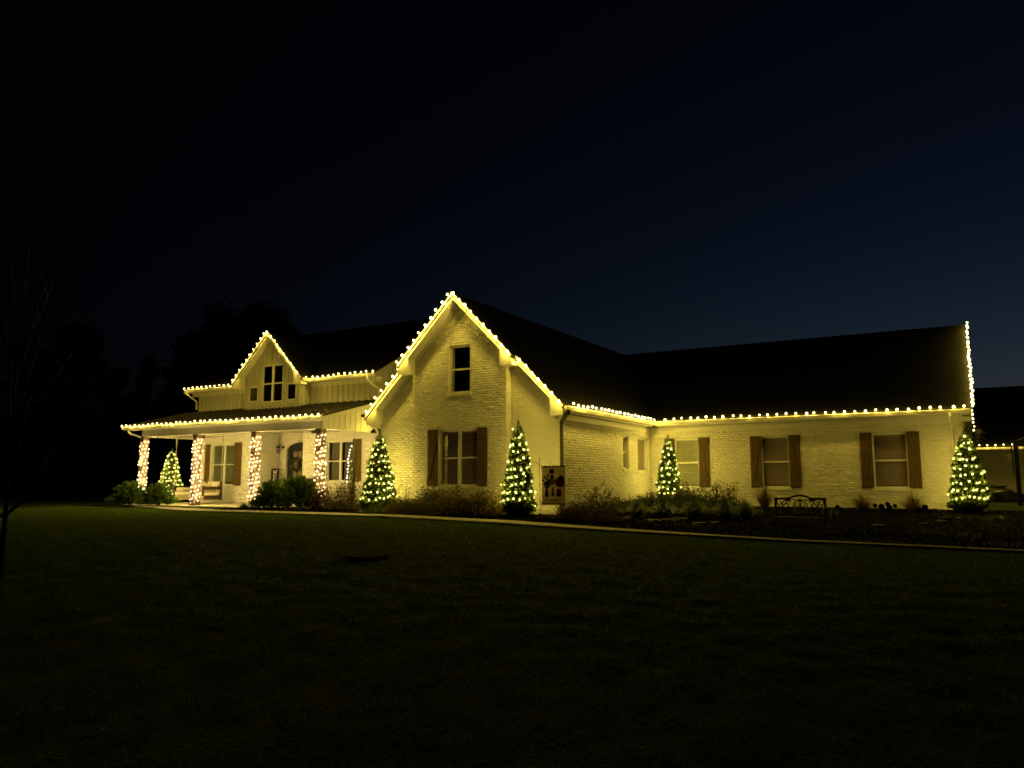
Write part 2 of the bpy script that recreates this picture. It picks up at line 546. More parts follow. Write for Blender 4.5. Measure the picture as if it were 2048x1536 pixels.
def lay(wobj, axis, W, a0, a1, zb, topf, opens=(), soldier=None, far=False):
    ch = .0695; z = zb; row = 0
    ztop_all = max(topf(a0), topf(a1), topf((a0 + a1) / 2))
    if soldier: ztop_all = soldier - .005
    while z + .058 < ztop_all:
        segs = [(a0, a1)]
        for (oa, ob, oz0, oz1) in opens:
            if z + .06 > oz0 and z < oz1:
                ns = []
                for (p, q) in segs:
                    if ob <= p or oa >= q: ns.append((p, q)); continue
                    if p < oa: ns.append((p, oa))
                    if q > ob: ns.append((ob, q))
                segs = ns
        for (p, q) in segs:
            x = a0 - (.102 if row % 2 else 0)
            while x < q:
                s, e = max(x, p), min(x + .194, q)
                x += .204
                if e - s < .03: continue
                if min(topf(s), topf(e)) < z + .062: continue
                BRICKS.append((wobj, axis, W, (s + e) / 2, z + .029, e - s, .058))
        z += ch; row += 1
    if soldier:
        x = a0
        while x + .055 < a1:
            BRICKS.append((wobj, axis, W, x + .029, soldier + .098, .058, .19)); x += .0695


def gab(x): return 5.86 - abs(x + 12.45)


ZB = -.35
winA = (-2.50, -1.57, .61, 2.20); winB = (-5.69, -4.83, .61, 2.20); winC = (-8.50, -7.68, .61, 2.20)
win1 = (22.48, 22.96, 1.19, 2.20); win2 = (23.70, 24.62, 1.13, 2.22)
winU = (-12.82, -12.08, 3.31, 4.68); winL = (-13.16, -11.78, .67, 2.25)
winP = (-30.60, -28.95, .63, 2.50); winQ = (-23.30, -21.84, .80, 2.46)
w_bump = wall('gable_wall', 'Y', 17.97, -14.11, -10.87, ZB, gab, [winU, winL], [-12.45], thick=.3)
w_gl = wall('gable_wall', 'Y', 18.23, -15.55, -14.11, ZB, gab)
w_gr = wall('gable_wall', 'Y', 18.23, -10.87, -9.35, ZB, gab)
w_side = wall('side_wall', 'X', -9.35, 18.43, 24.9, ZB, lambda a: 2.62, [win1, win2])
w_wing = wall('wing_wall', 'Y', 24.9, -9.55, -.15, ZB, lambda a: 2.62, [winA, winB, winC])
w_end = wall('wing_end_wall', 'X', -.15, 25.1, 35.6, ZB, lambda a: 2.75 + .572 * max(0, 5.35 - abs(a - 30.27)), breaks=[30.27])
w_pl = wall('porch_wall', 'Y', 23.9, -31.75, -27.33, ZB, lambda a: 4.05, [winP])
w_pr = wall('porch_wall', 'Y', 23.9, -24.69, -15.75, ZB, lambda a: 4.05 if a < -20.6 else 2.7, [winQ], [-20.6])
w_rec = wall('entry_wall', 'X', -27.33, 24.1, 25.0, ZB, lambda a: 3.05)
DOOR = (-26.87, -24.85, -.25, 2.25)


def arch(x):
    t = abs(x + 25.86) / 1.01
    return 2.25 + .30 * math.sqrt(max(0, 1 - min(1, t) ** 2))


mb = MB(); f = fmap('Y', 25.0)
mb.prism([f(-27.33, 0, ZB), f(-26.87, 0, ZB), f(-26.87, 0, 3.05), f(-27.33, 0, 3.05)], (0, .2, 0))
mb.prism([f(-24.85, 0, ZB), f(-24.49, 0, ZB), f(-24.49, 0, 3.05), f(-24.85, 0, 3.05)], (0, .2, 0))
xs = np.linspace(-26.87, -24.85, 17)
for p_, q_ in zip(xs[:-1], xs[1:]):
    mb.prism([f(p_, 0, arch(p_)), f(q_, 0, arch(q_)), f(q_, 0, 3.05), f(p_, 0, 3.05)], (0, .2, 0))
w_door = mb.build('entry_wall', M['mortar'], house)
wall('entry_wall', 'X', -24.69, 24.1, 25.2, ZB, lambda a: 3.05)
wall('house_left_wall', 'X', -31.55, 24.1, 36, ZB, lambda a: 5.0)
# returns of the projecting gable bay
mb = MB(); mb.box(-11.07, -10.872, 18.23, 18.27, ZB, 4.2)
# lay the bricks
lay(w_bump, 'Y', 17.97, -14.11, -10.87, ZB + .1, gab, [winU, winL])
lay(w_gl, 'Y', 18.23, -15.55, -14.12, ZB + .1, gab)
lay(w_gr, 'Y', 18.23, -10.86, -9.35, ZB + .1, gab)
lay(w_side, 'X', -9.35, 18.24, 24.88, ZB + .1, lambda a: 2.42, [win1, win2], soldier=2.405)
lay(w_wing, 'Y', 24.9, -9.33, -.15, ZB + .1, lambda a: 2.42, [winA, winB, winC], soldier=2.405)
lay(w_pl, 'Y', 23.9, -31.75, -27.33, ZB + .2, lambda a: 3.02, [winP])
lay(w_pr, 'Y', 23.9, -24.69, -15.75, ZB + .2, lambda a: 3.02 if a < -20.6 else 2.6, [winQ])
lay(w_rec, 'X', -27.33, 23.92, 24.98, ZB + .2, lambda a: 3.02)
lay(w_door, 'Y', 25.0, -27.31, -24.71, ZB + .2, lambda a: 3.02, [(-26.88, -24.84, -.5, 2.24)] + [(float(p_), float(q_), 2.2, max(arch(p_), arch(q_))) for p_, q_ in zip(xs[:-1], xs[1:])])
lay(w_bump, 'X', -10.87, 17.985, 18.215, ZB + .1, lambda a: 4.05)


def shown_area(b):
    wobj, ax, W, a, z, l, h = b
    x, y = (a, W) if ax == 'Y' else (W, a)
    dv_ = Vector((x, y, z)) - CAM; dist = dv_.length
    n = Vector((0, -1, 0)) if ax == 'Y' else Vector((1, 0, 0))
    return max(0, -dv_.dot(n) / dist) * l * h / dist ** 2


order = sorted(range(len(BRICKS)), key=lambda i: -shown_area(BRICKS[i]))
single = set(order[:300])
variants = []
for k in range(8):
    v = TQ.copy(); v[4:] += RNG.normal(0, 1, (8, 3)) * np.array([.012, .10, .045])
    me = bpy.data.meshes.new('brick')
    me.from_pydata([(p[0], -p[1], p[2]) for p in v], [], TF.tolist()); me.materials.append(M['brick']); variants.append(me)
rest = {}
for i, b in enumerate(BRICKS):
    wobj, ax, W, a, z, l, h = b
    dp = .008 + .010 * RNG.random() ** 1.6
    if i in single:
        o = bpy.data.objects.new('brick', variants[int(RNG.integers(8))])
        link(o, wobj, fmap(ax, W)(a, -.001, z))
        o.scale = (l, dp, h); o.rotation_euler = (RNG.normal(0, .014), RNG.normal(0, .006), math.pi / 2 if ax == 'X' else 0)
    else:
        v = TQ.copy(); v[4:] += RNG.normal(0, 1, (8, 3)) * np.array([.012, .10, .045])
        v = v * np.array([l, dp, h]); v[:, 1] += v[:, 0] * RNG.normal(0, .014) + v[:, 2] * RNG.normal(0, .022) * (v[:, 1] > 0)
        aa, dd, zz = v[:, 0] + a, v[:, 1] - .001, v[:, 2] + z
        w3 = np.stack([aa, W - dd, zz], 1) if ax == 'Y' else np.stack([W + dd, aa, zz], 1)
        rest.setdefault(wobj, []).append(w3)
for wobj, L_ in rest.items():
    vs = np.concatenate(L_); n = len(L_)
    fs = (TF[None] + (np.arange(n) * 12)[:, None, None]).reshape(-1, 4)
    o = np_mesh('brickwork', vs, fs, M['brick'], wobj); o['kind'] = 'stuff'

# return piece behind the bay bricks
mb = MB(); mb.box(-10.90, -10.872, 17.99, 18.232, ZB, 4.4); mb.build('gable_wall', M['mortar'], house)


# --- windows
def window(axis, W, o, units=1, recess=.09, blinds=None, curtain=False, sill=True, trim=0.0, frame=.045, bar=True, parent=house, room=True):
    a0, a1, z0, z1 = o
    f = fmap(axis, W)
    D = -recess

    def bx(mb, p, q, d0, d1, za, zb_):
        mb.prism([f(p, d0, za), f(q, d0, za), f(q, d0, zb_), f(p, d0, zb_)], Vector(f(p, d1, za)) - Vector(f(p, d0, za)))
    mb = MB()
    bx(mb, a0, a0 + frame, D, D - .07, z0, z1); bx(mb, a1 - frame, a1, D, D - .07, z0, z1)
    bx(mb, a0 + frame, a1 - frame, D, D - .07, z1 - frame, z1); bx(mb, a0 + frame, a1 - frame, D, D - .07, z0, z0 + frame)
    win = mb.build('window', M['vinyl'], parent)
    uw = (a1 - a0 - 2 * frame) / units
    zm = (z0 + z1) / 2
    for k in range(units):
        p = a0 + frame + k * uw; q = p + uw
        if k:
            mb = MB(); bx(mb, p - .045, p + .045, D + .004, D - .07, z0 + frame, z1 - frame); mb.build('mullion', M['vinyl'], win)
        p2 = p + (.045 if k else 0); q2 = q - (.045 if k < units - 1 else 0)
        halves = [(z0 + frame, zm - .02), (zm + .02, z1 - frame)] if bar else [(z0 + frame, z1 - frame)]
        if bar:
            mb = MB(); bx(mb, p2, q2, D - .008, D - .06, zm - .022, zm + .022); mb.build('meeting_rail', M['vinyl'], win)
        for (za, zb_) in halves:
            mb = MB(); bx(mb, p2, q2, D - .030, D - .034, za, zb_); mb.build('pane', M['glass'], win)
        if blinds:
            zz = z1 - frame - .05; base = None
            mb = MB(); bx(mb, p2 + .01, q2 - .01, D - .045, D - .09, z1 - frame - .045, z1 - frame); mb.build('blind_rail', M[blinds], win)
            n = int((zz - z0 - frame) / .062)
            ca = (p2 + q2) / 2; wv = (q2 - p2) - .03
            for s_ in range(n):
                z_ = zz - s_ * .062 - .032
                if base is None:
                    mb = MB()
                    r = [f(p2 + .008, -.050 - recess, z_ - .022), f(q2 - .008, -.050 - recess, z_ - .022), f(q2 - .008, -.075 - recess, z_ + .027), f(p2 + .008, -.075 - recess, z_ + .027)]
                    mb.prism(r, (0, 0, .004))
                    base = mb.build('slat', M[blinds], win)
                else:
                    c = bpy.data.objects.new('slat', base.data)
                    wl = WL[base].copy(); wl.z -= .062 * s_
                    link(c, win, wl); c.rotation_euler.x = 0
        if curtain:
            mb = MB(); N = 28; prev = None
            for s_ in range(N):
                t0, t1 = s_ / N, (s_ + 1) / N
                aa, ab = p2 + (q2 - p2) * t0, p2 + (q2 - p2) * t1
                da, db = -.2 - recess + .03 * math.sin(t0 * 26), -.2 - recess + .03 * math.sin(t1 * 26)
                mb.prism([f(aa, da, z0 + .05), f(ab, db, z0 + .05), f(ab, db, z1 - .05), f(aa, da, z1 - .05)], Vector(f(0, -.005, 0)) - Vector(f(0, 0, 0)))
            mb.build('curtain', M['curtain'], win)
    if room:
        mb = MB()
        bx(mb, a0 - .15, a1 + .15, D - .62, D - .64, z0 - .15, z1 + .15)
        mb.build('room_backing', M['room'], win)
    if sill:
        mb = MB(); bx(mb, a0 - .05, a1 + .05, .05, -.02 - recess, z0 - .075, z0 - .002); mb.build('sill', M['brick'], win)
    if trim:
        mb = MB(); t_ = trim
        bx(mb, a0 - t_, a0 - .002, .03, -.03, z0 - t_, z1 + t_); bx(mb, a1 + .002, a1 + t_, .03, -.03, z0 - t_, z1 + t_)
        bx(mb, a0, a1, .03, -.03, z1 + .002, z1 + t_); bx(mb, a0 - .03, a1 + .03, .05, -.03, z0 - t_, z0 - .002)
        mb.build('casing', M['siding'], win)
    return win


window('Y', 24.9, winA, blinds='blind', recess=.05); window('Y', 24.9, winB, blinds='blind', recess=.05); window('Y', 24.9, winC, blinds='blind_cream', recess=.05)
window('X', -9.35, win1, recess=.11); window('X', -9.35, win2, recess=.07, bar=False, blinds='blind')
window('Y', 17.97, winU, recess=.06); window('Y', 17.97, winL, units=2, recess=.06, blinds='blind')
window('Y', 23.9, winP, units=2, recess=.06, blinds='blind_green'); window('Y', 23.9, winQ, units=2, recess=.06, curtain=True)


# --- shutters (boards, rails and a diagonal brace)
def shutter(W, a0, a1, z0, z1, lean):
    mb = MB(); mb.box(a0, a1, W - .028, W - .018, z0, z1); sh = mb.build('shutter', M['cedar'], house)
    n = 3; w_ = (a1 - a0) / n
    for k in range(n):
        mb = MB(); mb.box(a0 + k * w_ + .003, a0 + (k + 1) * w_ - .003, W - .045 - .003 * (k % 2), W - .0285, z0 + .001, z1 - .001); mb.build('plank', M['cedar'], sh)
    for zz in (z0 + .04, z1 - .20):
        mb = MB(); mb.box(a0 + .006, a1 - .006, W - .068, W - .0485, zz, zz + .16); mb.build('rail', M['cedar'], sh)
    za, zb_ = z0 + .205, z1 - .205; b = .075
    p, q = (a0 + .012, a1 - .012) if lean > 0 else (a1 - .012, a0 + .012)
    s_ = b if lean > 0 else -b
    ring = [(p, W - .0485, za), (p + s_, W - .0485, za), (q, W - .0485, zb_), (q - s_, W - .0485, zb_)]
    mb = MB(); mb.prism(ring, (0, -.018, 0)); mb.build('brace', M['cedar'], sh)


for (w_, a, b, z0, z1, ln_) in [(24.9, -2.82, -2.49, .60, 2.22, 1), (24.9, -1.58, -1.25, .60, 2.22, -1), (24.9, -6.02, -5.68, .60, 2.22, 1), (24.9, -4.85, -4.52, .60, 2.22, -1),
                                (24.9, -8.84, -8.50, .60, 2.22, 1), (24.9, -7.69, -7.34, .60, 2.22, -1),
                                (17.97, -13.52, -13.15, .66, 2.28, 1), (17.97, -11.80, -11.47, .66, 2.28, -1),
                                (23.9, -31.10, -30.70, .62, 2.52, 1), (23.9, -29.00, -28.52, .60, 2.56, -1),
                                (23.9, -23.92, -23.40, .78, 2.50, 1), (23.9, -21.82, -21.36, .78, 2.52, -1)]:
    shutter(w_, a, b, z0, z1, ln_)

# --- entry doors: a pair of arched leaves with glass
mb = MB()
xs = np.linspace(-26.85, -24.87, 17)
for p_, q_ in zip(xs[:-1], xs[1:]):
    mb.prism([(p_, 25.08, max(arch(p_) - .20, 2.1)), (q_, 25.08, max(arch(q_) - .20, 2.1)), (q_, 25.08, arch(q_) - .006), (p_, 25.08, arch(p_) - .006)], (0, .08, 0))
mb.box(-26.86, -26.66, 25.081, 25.16, -.2, 2.25); mb.box(-25.06, -24.86, 25.081, 25.16, -.2, 2.25)
frame_ = mb.build('door_frame', M['black'], house)
for (p, q, hx) in ((-26.655, -25.865, -25.94), (-25.855, -25.065, -25.78)):
    mb = MB(); y0, y1 = 25.10, 25.14
    mb.box(p, p + .13, y0, y1, -.18, 2.32); mb.box(q - .13, q, y0, y1, -.18, 2.32)
    mb.box(p + .13, q - .13, y0, y1, -.18, .35); mb.box(p + .13, q - .13, y0, y1, 2.14, 2.32)
    cx_ = (p + q) / 2
    mb.box(cx_ - .016, cx_ + .016, y0 - .004, y1, .35, 2.14)
    for z_ in (.93, 1.5): mb.box(p + .13, q - .13, y0 - .002, y1, z_ - .015, z_ + .015)
    dr = mb.build('door', M['black'], house)
    for (pa, pb) in ((p + .13, cx_ - .016), (cx_ + .016, q - .13)):
        for (za, zb_) in ((.35, .915), (.945, 1.485), (1.515, 2.14)):
            mb = MB(); mb.box(pa, pb, y0 + .015, y0 + .022, za, zb_); mb.build('pane', M['frosted'], dr)
    mb = MB(); mb.tube([(hx, 25.08, .75), (hx, 25.045, .78), (hx, 25.045, 1.05), (hx, 25.08, 1.08)], .010); mb.build('handle', M['iron'], dr)

# --- siding: board and batten
def battens(w, axis, W, a0, a1, zb, topf, step=.30, opens=()):
    f = fmap(axis, W); a = a0 + .05
    while a < a1 - .03:
        segs = [(zb + .01, topf(a) - .02)]
        for (oa, ob, oz0, oz1) in opens:
            if oa - .13 < a < ob + .10:
                segs = [s for (p, q) in segs for s in ((p, min(q, oz0 - .13)), (max(p, oz1 + .11), q)) if s[1] - s[0] > .05]
        for (p, q) in segs:
            mb = MB(); mb.prism([f(a, .001, p), f(a + .045, .001, p), f(a + .045, .001, q), f(a, .001, q)], Vector(f(0, .032, 0)) - Vector(f(0, 0, 0)))
            mb.build('batten', M['siding'], w)
        a += step


w = wall('upper_wall', 'Y', 23.9, -31.75, -27.70, 4.055, lambda a: 5.10, mat='siding'); battens(w, 'Y', 23.9, -31.75, -27.8, 4.06, lambda a: 4.98)
w = wall('upper_wall', 'Y', 23.9, -24.40, -20.60, 4.055, lambda a: 5.10, mat='siding'); battens(w, 'Y', 23.9, -24.36, -20.6, 4.06, lambda a: 4.98)
endtop = lambda a: 5.05 + .558 * max(0, 6.3 - abs(a - 30))
w = wall('upper_end_wall', 'X', -20.60, 24.1, 36, 2.8, endtop, breaks=[30], mat='siding'); battens(w, 'X', -20.60, 24.1, 33, 3.0, endtop)
DT = lambda x: 7.095 - abs(x + 26.05)
dwin = [(-26.68, -25.39, 4.22, 5.86), (-27.52, -26.93, 4.29, 4.97), (-25.17, -24.58, 4.25, 4.99)]
w = wall('dormer_wall', 'Y', 23.27, -27.73, -24.36, 3.85, lambda x: DT(x), dwin, [-26.05], mat='siding', thick=.12)
battens(w, 'Y', 23.27, -27.73, -24.36, 3.9, DT, .26, dwin)
wd = wall('dormer_wall', 'X', -24.36, 23.40, 23.9, 3.85, lambda a: 5.1, mat='siding', thick=.12); battens(wd, 'X', -24.36, 23.32, 23.88, 3.9, lambda a: 5.1, .24)
wall('dormer_wall', 'X', -27.60, 23.40, 23.9, 3.85, lambda a: 5.1, mat='siding', thick=.12)
window('Y', 23.27, dwin[0], units=2, recess=.02, sill=False, trim=.09); window('Y', 23.27, dwin[1], recess=.02, sill=False, trim=.08, bar=False); window('Y', 23.27, dwin[2], recess=.02, sill=False, trim=.08, bar=False)

# --- roofs
def roof_slab(name, ring, mat='roof', th=.10):
    mb = MB(); mb.prism(ring, (0, 0, -th)); return mb.build(name, M[mat], house)


rz = lambda x: 6.15 - abs(x + 12.45)
roof_slab('gable_roof', [(-12.45, 17.58, 6.15), (-10.50, 17.58, rz(-10.5)), (-10.50, 17.84, rz(-10.5)), (-9.08, 17.84, rz(-9.08)), (-9.08, 24.46, rz(-9.08)), (-12.45, 30.27, 6.15)])
roof_slab('gable_roof', [(-12.45, 17.58, 6.15), (-12.45, 30.27, 6.15), (-15.82, 30.27, rz(-15.82)), (-15.82, 17.84, rz(-15.82)), (-14.40, 17.84, rz(-14.40)), (-14.40, 17.58, rz(-14.4))])
roof_slab('wing_roof', [(-9.08, 24.46, 2.80), (.08, 24.46, 2.80), (.08, 30.27, 6.15), (-12.45, 30.27, 6.15)])
roof_slab('wing_roof', [(-15.8, 30.27, 6.15), (.08, 30.27, 6.15), (.08, 36.2, 2.75), (-15.8, 36.2, 2.75)])
roof_slab('main_roof', [(-32.25, 23.46, 5.16), (-20.33, 23.46, 5.16), (-20.33, 30, 8.80), (-32.25, 30, 8.80)])
roof_slab('main_roof', [(-32.25, 30, 8.80), (-20.33, 30, 8.80), (-20.33, 36.5, 5.16), (-32.25, 36.5, 5.16)])
dz = lambda x: 7.27 - abs(x + 26.05)
mr = lambda z: 23.46 + (z - 5.16) / .5566
roof_slab('dormer_roof', [(-26.05, 22.88, 7.27), (-23.93, 22.88, dz(-23.93)), (-23.93, mr(dz(-23.93)) + .05, dz(-23.93)), (-26.05, mr(7.27), 7.27)])
roof_slab('dormer_roof', [(-26.05, 22.88, 7.27), (-26.05, mr(7.27), 7.27), (-28.17, mr(dz(-28.17)) + .05, dz(-28.17)), (-28.17, 22.88, dz(-28.17))])
roof_slab('link_roof', [(-20.55, 23.5, 2.80), (-15.6, 23.5, 2.80), (-15.6, 30, 6.3), (-20.55, 30, 6.3)])
mb = MB(); mb.box(-31.4, -.4, 35.4, 35.6, ZB, 2.8); mb.build('rear_wall', M['mortar'], house)

# metal porch roof with standing seams
PR = lambda y: 3.20 + (y - 20.50) * .262
pr = roof_slab('porch_roof', [(-32.35, 20.50, PR(20.5)), (-20.25, 20.50, PR(20.5)), (-20.25, 23.88, PR(23.88)), (-32.35, 23.88, PR(23.88))], 'metal', .05)
seam = None
x = -32.33
while x < -20.2:
    if seam is None:
        mb = MB(); mb.prism([(x, 20.49, PR(20.49) + .001), (x + .022, 20.49, PR(20.49) + .001), (x + .022, 23.86, PR(23.86) + .001), (x, 23.86, PR(23.86) + .001)], (0, 0, .038))
        seam = mb.build('seam', M['metal'], pr); x0 = x
    else:
        c = bpy.data.objects.new('seam', seam.data); wl = WL[seam].copy(); wl.x += x - x0; link(c, pr, wl)
    x += .402

# --- trim: rakes, soffits, eaves, gutters
def rake(name, cx_, ztop, x_end, y, side, drop=.185, th=.035, mat='trim', x_start=None):
    """fascia following a 45 degree rake; side +1 right, -1 left"""
    xs_ = cx_ if x_start is None else x_start
    z = lambda x: ztop - abs(x - cx_)
    mb = MB()
    mb.prism([(xs_, y, z(xs_) - .02), (x_end, y, z(x_end) - .02), (x_end, y, z(x_end) - drop), (xs_, y, z(xs_) - drop)], (0, th, 0))
    mb.prism([(xs_, y - .002, z(xs_) + .012), (x_end, y - .002, z(x_end) + .012), (x_end, y - .002, z(x_end) - .06), (xs_, y - .002, z(xs_) - .06)], (0, -.035, 0))
    return mb.build(name, M[mat], house)


def soffit(cx_, ztop, xa, xb, y0, y1, drop=.17, boards=False):
    z = lambda x: ztop - abs(x - cx_) - drop
    mb = MB(); mb.prism([(xa, y0, z(xa)), (xb, y0, z(xb)), (xb, y1, z(xb)), (xa, y1, z(xa))], (0, 0, .02)); s_ = mb.build('soffit', M['trim'], house)
    if boards:
        n = int(abs(xb - xa) / .10)
        for k in range(n):
            a = xa + (xb - xa) * k / n; b = xa + (xb - xa) * (k + 1) / n; g = (b - a) * .05
            mb = MB(); mb.prism([(a + g, y0, z(a + g) - .002), (b - g, y0, z(b - g) - .002), (b - g, y1, z(b - g) - .002), (a + g, y1, z(a + g) - .002)], (0, 0, -.006))
            mb.build('soffit_board', M['trim'], s_)


def frieze(cx_, ztop, xa, xb, y, lo=.30, hi=.175):
    z = lambda x: ztop - abs(x - cx_)
    mb = MB(); mb.prism([(xa, y, z(xa) - hi), (xb, y, z(xb) - hi), (xb, y, z(xb) - lo), (xa, y, z(xa) - lo)], (0, -.025, 0)); mb.build('frieze_board', M['trim'], house)


def cornice(x_end, x_in, z_end, z_in, zlow, y0, y1):
    mb = MB(); mb.prism([(x_end, y0, zlow), (x_in, y0, zlow), (x_in, y0, z_in), (x_end, y0, z_end)], (0, y1 - y0, 0)); mb.build('cornice_return', M['trim'], house)


C0 = -12.45
rake('rake_board', C0, 6.15, -10.50, 17.59, 1); rake('rake_board', C0, 6.15, -14.40, 17.59, -1)
rake('rake_board', C0, 6.15, -9.08, 17.85, 1, x_start=-10.50); rake('rake_board', C0, 6.15, -15.82, 17.85, -1, x_start=-14.40)
soffit(C0, 6.15, C0, -10.55, 17.63, 17.96); soffit(C0, 6.15, -14.35, C0, 17.63, 17.96, boards=True)
soffit(C0, 6.15, -10.86, -9.12, 17.89, 18.22); soffit(C0, 6.15, -15.78, -14.12, 17.89, 18.22, boards=True)
frieze(C0, 6.15, C0, -10.88, 17.955); frieze(C0, 6.15, -14.10, C0, 17.955)
frieze(C0, 6.15, -10.84, -9.40, 18.215); frieze(C0, 6.15, -15.50, -14.13, 18.215)
cornice(-10.49, -10.87, rz(-10.49) - .19, rz(-10.87) - .19, 3.93, 17.60, 17.95)
cornice(-14.41, -14.03, rz(-14.41) - .19, rz(-14.03) - .19, 3.93, 17.60, 17.95)
cornice(-9.09, -9.47, rz(-9.09) - .19, rz(-9.47) - .19, 2.52, 17.86, 18.21)
cornice(-15.81, -15.43, rz(-15.81) - .19, rz(-15.43) - .19, 2.52, 17.86, 18.21)
D0 = -26.05
rake('rake_board', D0, 7.27, -23.93, 22.89, 1); rake('rake_board', D0, 7.27, -28.17, 22.89, -1)
soffit(D0, 7.27, D0, -23.96, 22.93, 23.26); soffit(D0, 7.27, -28.14, D0, 22.93, 23.26)
cornice(-23.94, -24.355, dz(-23.94) - .19, dz(-24.355) - .19, 4.86, 22.90, 23.255)
cornice(-28.16, -27.735, dz(-28.16) - .19, dz(-27.735) - .19, 4.86, 22.90, 23.255)


def gutter(axis, W, a0, a1, ztop, out):
    """trough along an eave; W = line of the fascia, out = sign of the outward direction"""
    prof = [(0, 0), (.115, 0), (.115, -.02), (.095, -.05), (.07, -.105), (0, -.105)]
    mb = MB()
    ring = [((a0, W + out * p, ztop + h) if axis == 'x' else (W + out * p, a0, ztop + h)) for p, h in prof]
    mb.prism(ring, (a1 - a0, 0, 0) if axis == 'x' else (0, a1 - a0, 0))
    return mb.build('gutter', M['gutter'], house)


def eave(axis, W, wallpos, a0, a1, ztop, zs, out):
    """fascia board, level soffit and frieze between roof edge and wall"""
    mb = MB()
    i0, i1 = (W, W - out * .03)
    def bx(p0, p1, za, zb_):
        lo, hi = min(p0, p1), max(p0, p1)
        if axis == 'x': mb.box(a0, a1, lo, hi, za, zb_)
        else: mb.box(lo, hi, a0, a1, za, zb_)
    bx(i0, i1, zs, ztop); mb.build('fascia', M['trim'], house)
    mb = MB(); bx(i1 - out * .001, wallpos, zs + .012, zs + .03); mb.build('soffit', M['trim'], house)
    mb = MB(); bx(wallpos + out * .002, wallpos + out * .028, zs - .16, zs + .011); mb.build('frieze_board', M['trim'], house)


eave('x', 24.50, 24.9, -9.05, .05, 2.76, 2.62, -1); gutter('x', 24.49, -9.0, .05, 2.775, -1)
eave('y', -9.10, -9.35, 17.88, 24.49, 2.70, 2.60, 1); gutter('y', -9.06, 17.86, 24.40, 2.755, 1)
eave('y', -15.80, -15.55, 17.88, 23.4, 2.70, 2.56, -1); gutter('y', -15.84, 17.86, 23.4, 2.745, -1)
eave('x', 23.50, 23.9, -32.2, -27.76, 5.11, 4.98, -1); gutter('x', 23.49, -32.2, -28.0, 5.12, -1)
eave('x', 23.50, 23.9, -24.33, -20.35, 5.11, 4.98, -1); gutter('x', 23.49, -23.9, -20.35, 5.12, -1)
gutter('y', -23.92, 22.92, 23.38, 5.10, 1)
# right end rake of the wing
mb = MB()
mb.prism([(.05, 24.46, 2.78), (.05, 30.27, 6.13), (.05, 30.27, 5.90), (.05, 24.46, 2.55)], (.03, 0, 0)); mb.build('rake_board', M['trim'], house); mb = MB()
mb.prism([(.05, 30.27, 6.13), (.05, 36.2, 2.73), (.05, 36.2, 2.50), (.05, 30.27, 5.90)], (.03, 0, 0))
mb.build('rake_board', M['trim'], house)
mb = MB(); mb.prism([(-.15, 24.5, 2.54), (.05, 24.5, 2.54), (.05, 30.27, 5.88), (-.15, 30.27, 5.88)], (0, 0, .02)); mb.build('soffit', M['trim'], house); mb = MB()
mb.prism([(-.15, 30.27, 5.88), (.05, 30.27, 5.88), (.05, 36.2, 2.48), (-.15, 36.2, 2.48)], (0, 0, .02)); mb.build('soffit', M['trim'], house)
# main block end rake
mb = MB(); mb.prism([(-20.35, 23.46, 5.14), (-20.35, 30, 8.78), (-20.35, 30, 8.56), (-20.35, 23.46, 4.92)], (.03, 0, 0)); mb.build('rake_board', M['siding'], house); mb = MB()
mb.prism([(-32.27, 23.46, 5.14), (-32.27, 30, 8.78), (-32.27, 30, 8.56), (-32.27, 23.46, 4.92)], (-.03, 0, 0)); mb.build('rake_board', M['siding'], house)


def downspout(pts, w=.075, mat='gutter'):
    mb = MB(); mb.tube(pts, w / 2 * 1.25, 4); return mb.build('downspout', M[mat], house)


downspout([(-8.99, 17.98, 2.66), (-8.99, 17.98, 2.57), (-9.12, 18.02, 2.48), (-9.27, 18.15, 2.38), (-9.28, 18.15, 2.30), (-9.28, 18.15, -.1)], .10, 'bronze')
downspout([(-.45, 24.44, 2.68), (-.45, 24.44, 2.60), (-.43, 24.70, 2.42), (-.42, 24.84, 2.3), (-.42, 24.84, 0)])
downspout([(-32.05, 23.43, 5.03), (-32.05, 23.43, 4.95), (-31.95, 23.65, 4.75), (-31.82, 23.83, 4.6), (-31.82, 23.85, 4.2)])
downspout([(-20.75, 23.43, 5.03), (-20.75, 23.43, 4.92), (-20.7, 23.6, 4.74), (-20.52, 23.86, 4.55), (-20.52, 23.88, 4.15)])
downspout([(-15.9, 18.05, 2.66), (-15.88, 18.05, 2.56), (-15.68, 18.15, 2.42), (-15.63, 18.2, 2.3), (-15.63, 18.2, -.1)])
downspout([(-31.95, 20.53, 3.08), (-31.95, 20.53, 2.98), (-31.9, 20.62, 2.88), (-31.62, 20.9, 2.74), (-31.55, 20.98, 2.66), (-31.55, 20.98, -.2)])
# small flood lamp at the low corner of the gable rake
mb = MB(); mb.lathe([(.0, 0), (.05, .01), (.06, .08), (.045, .10), (.0, .10)], (-15.98, 17.84, 2.80), 10, 'y'); mb.box(-15.98, -15.84, 17.90, 17.94, 2.76, 2.80); mb.build('flood_lamp', M['black'], house)

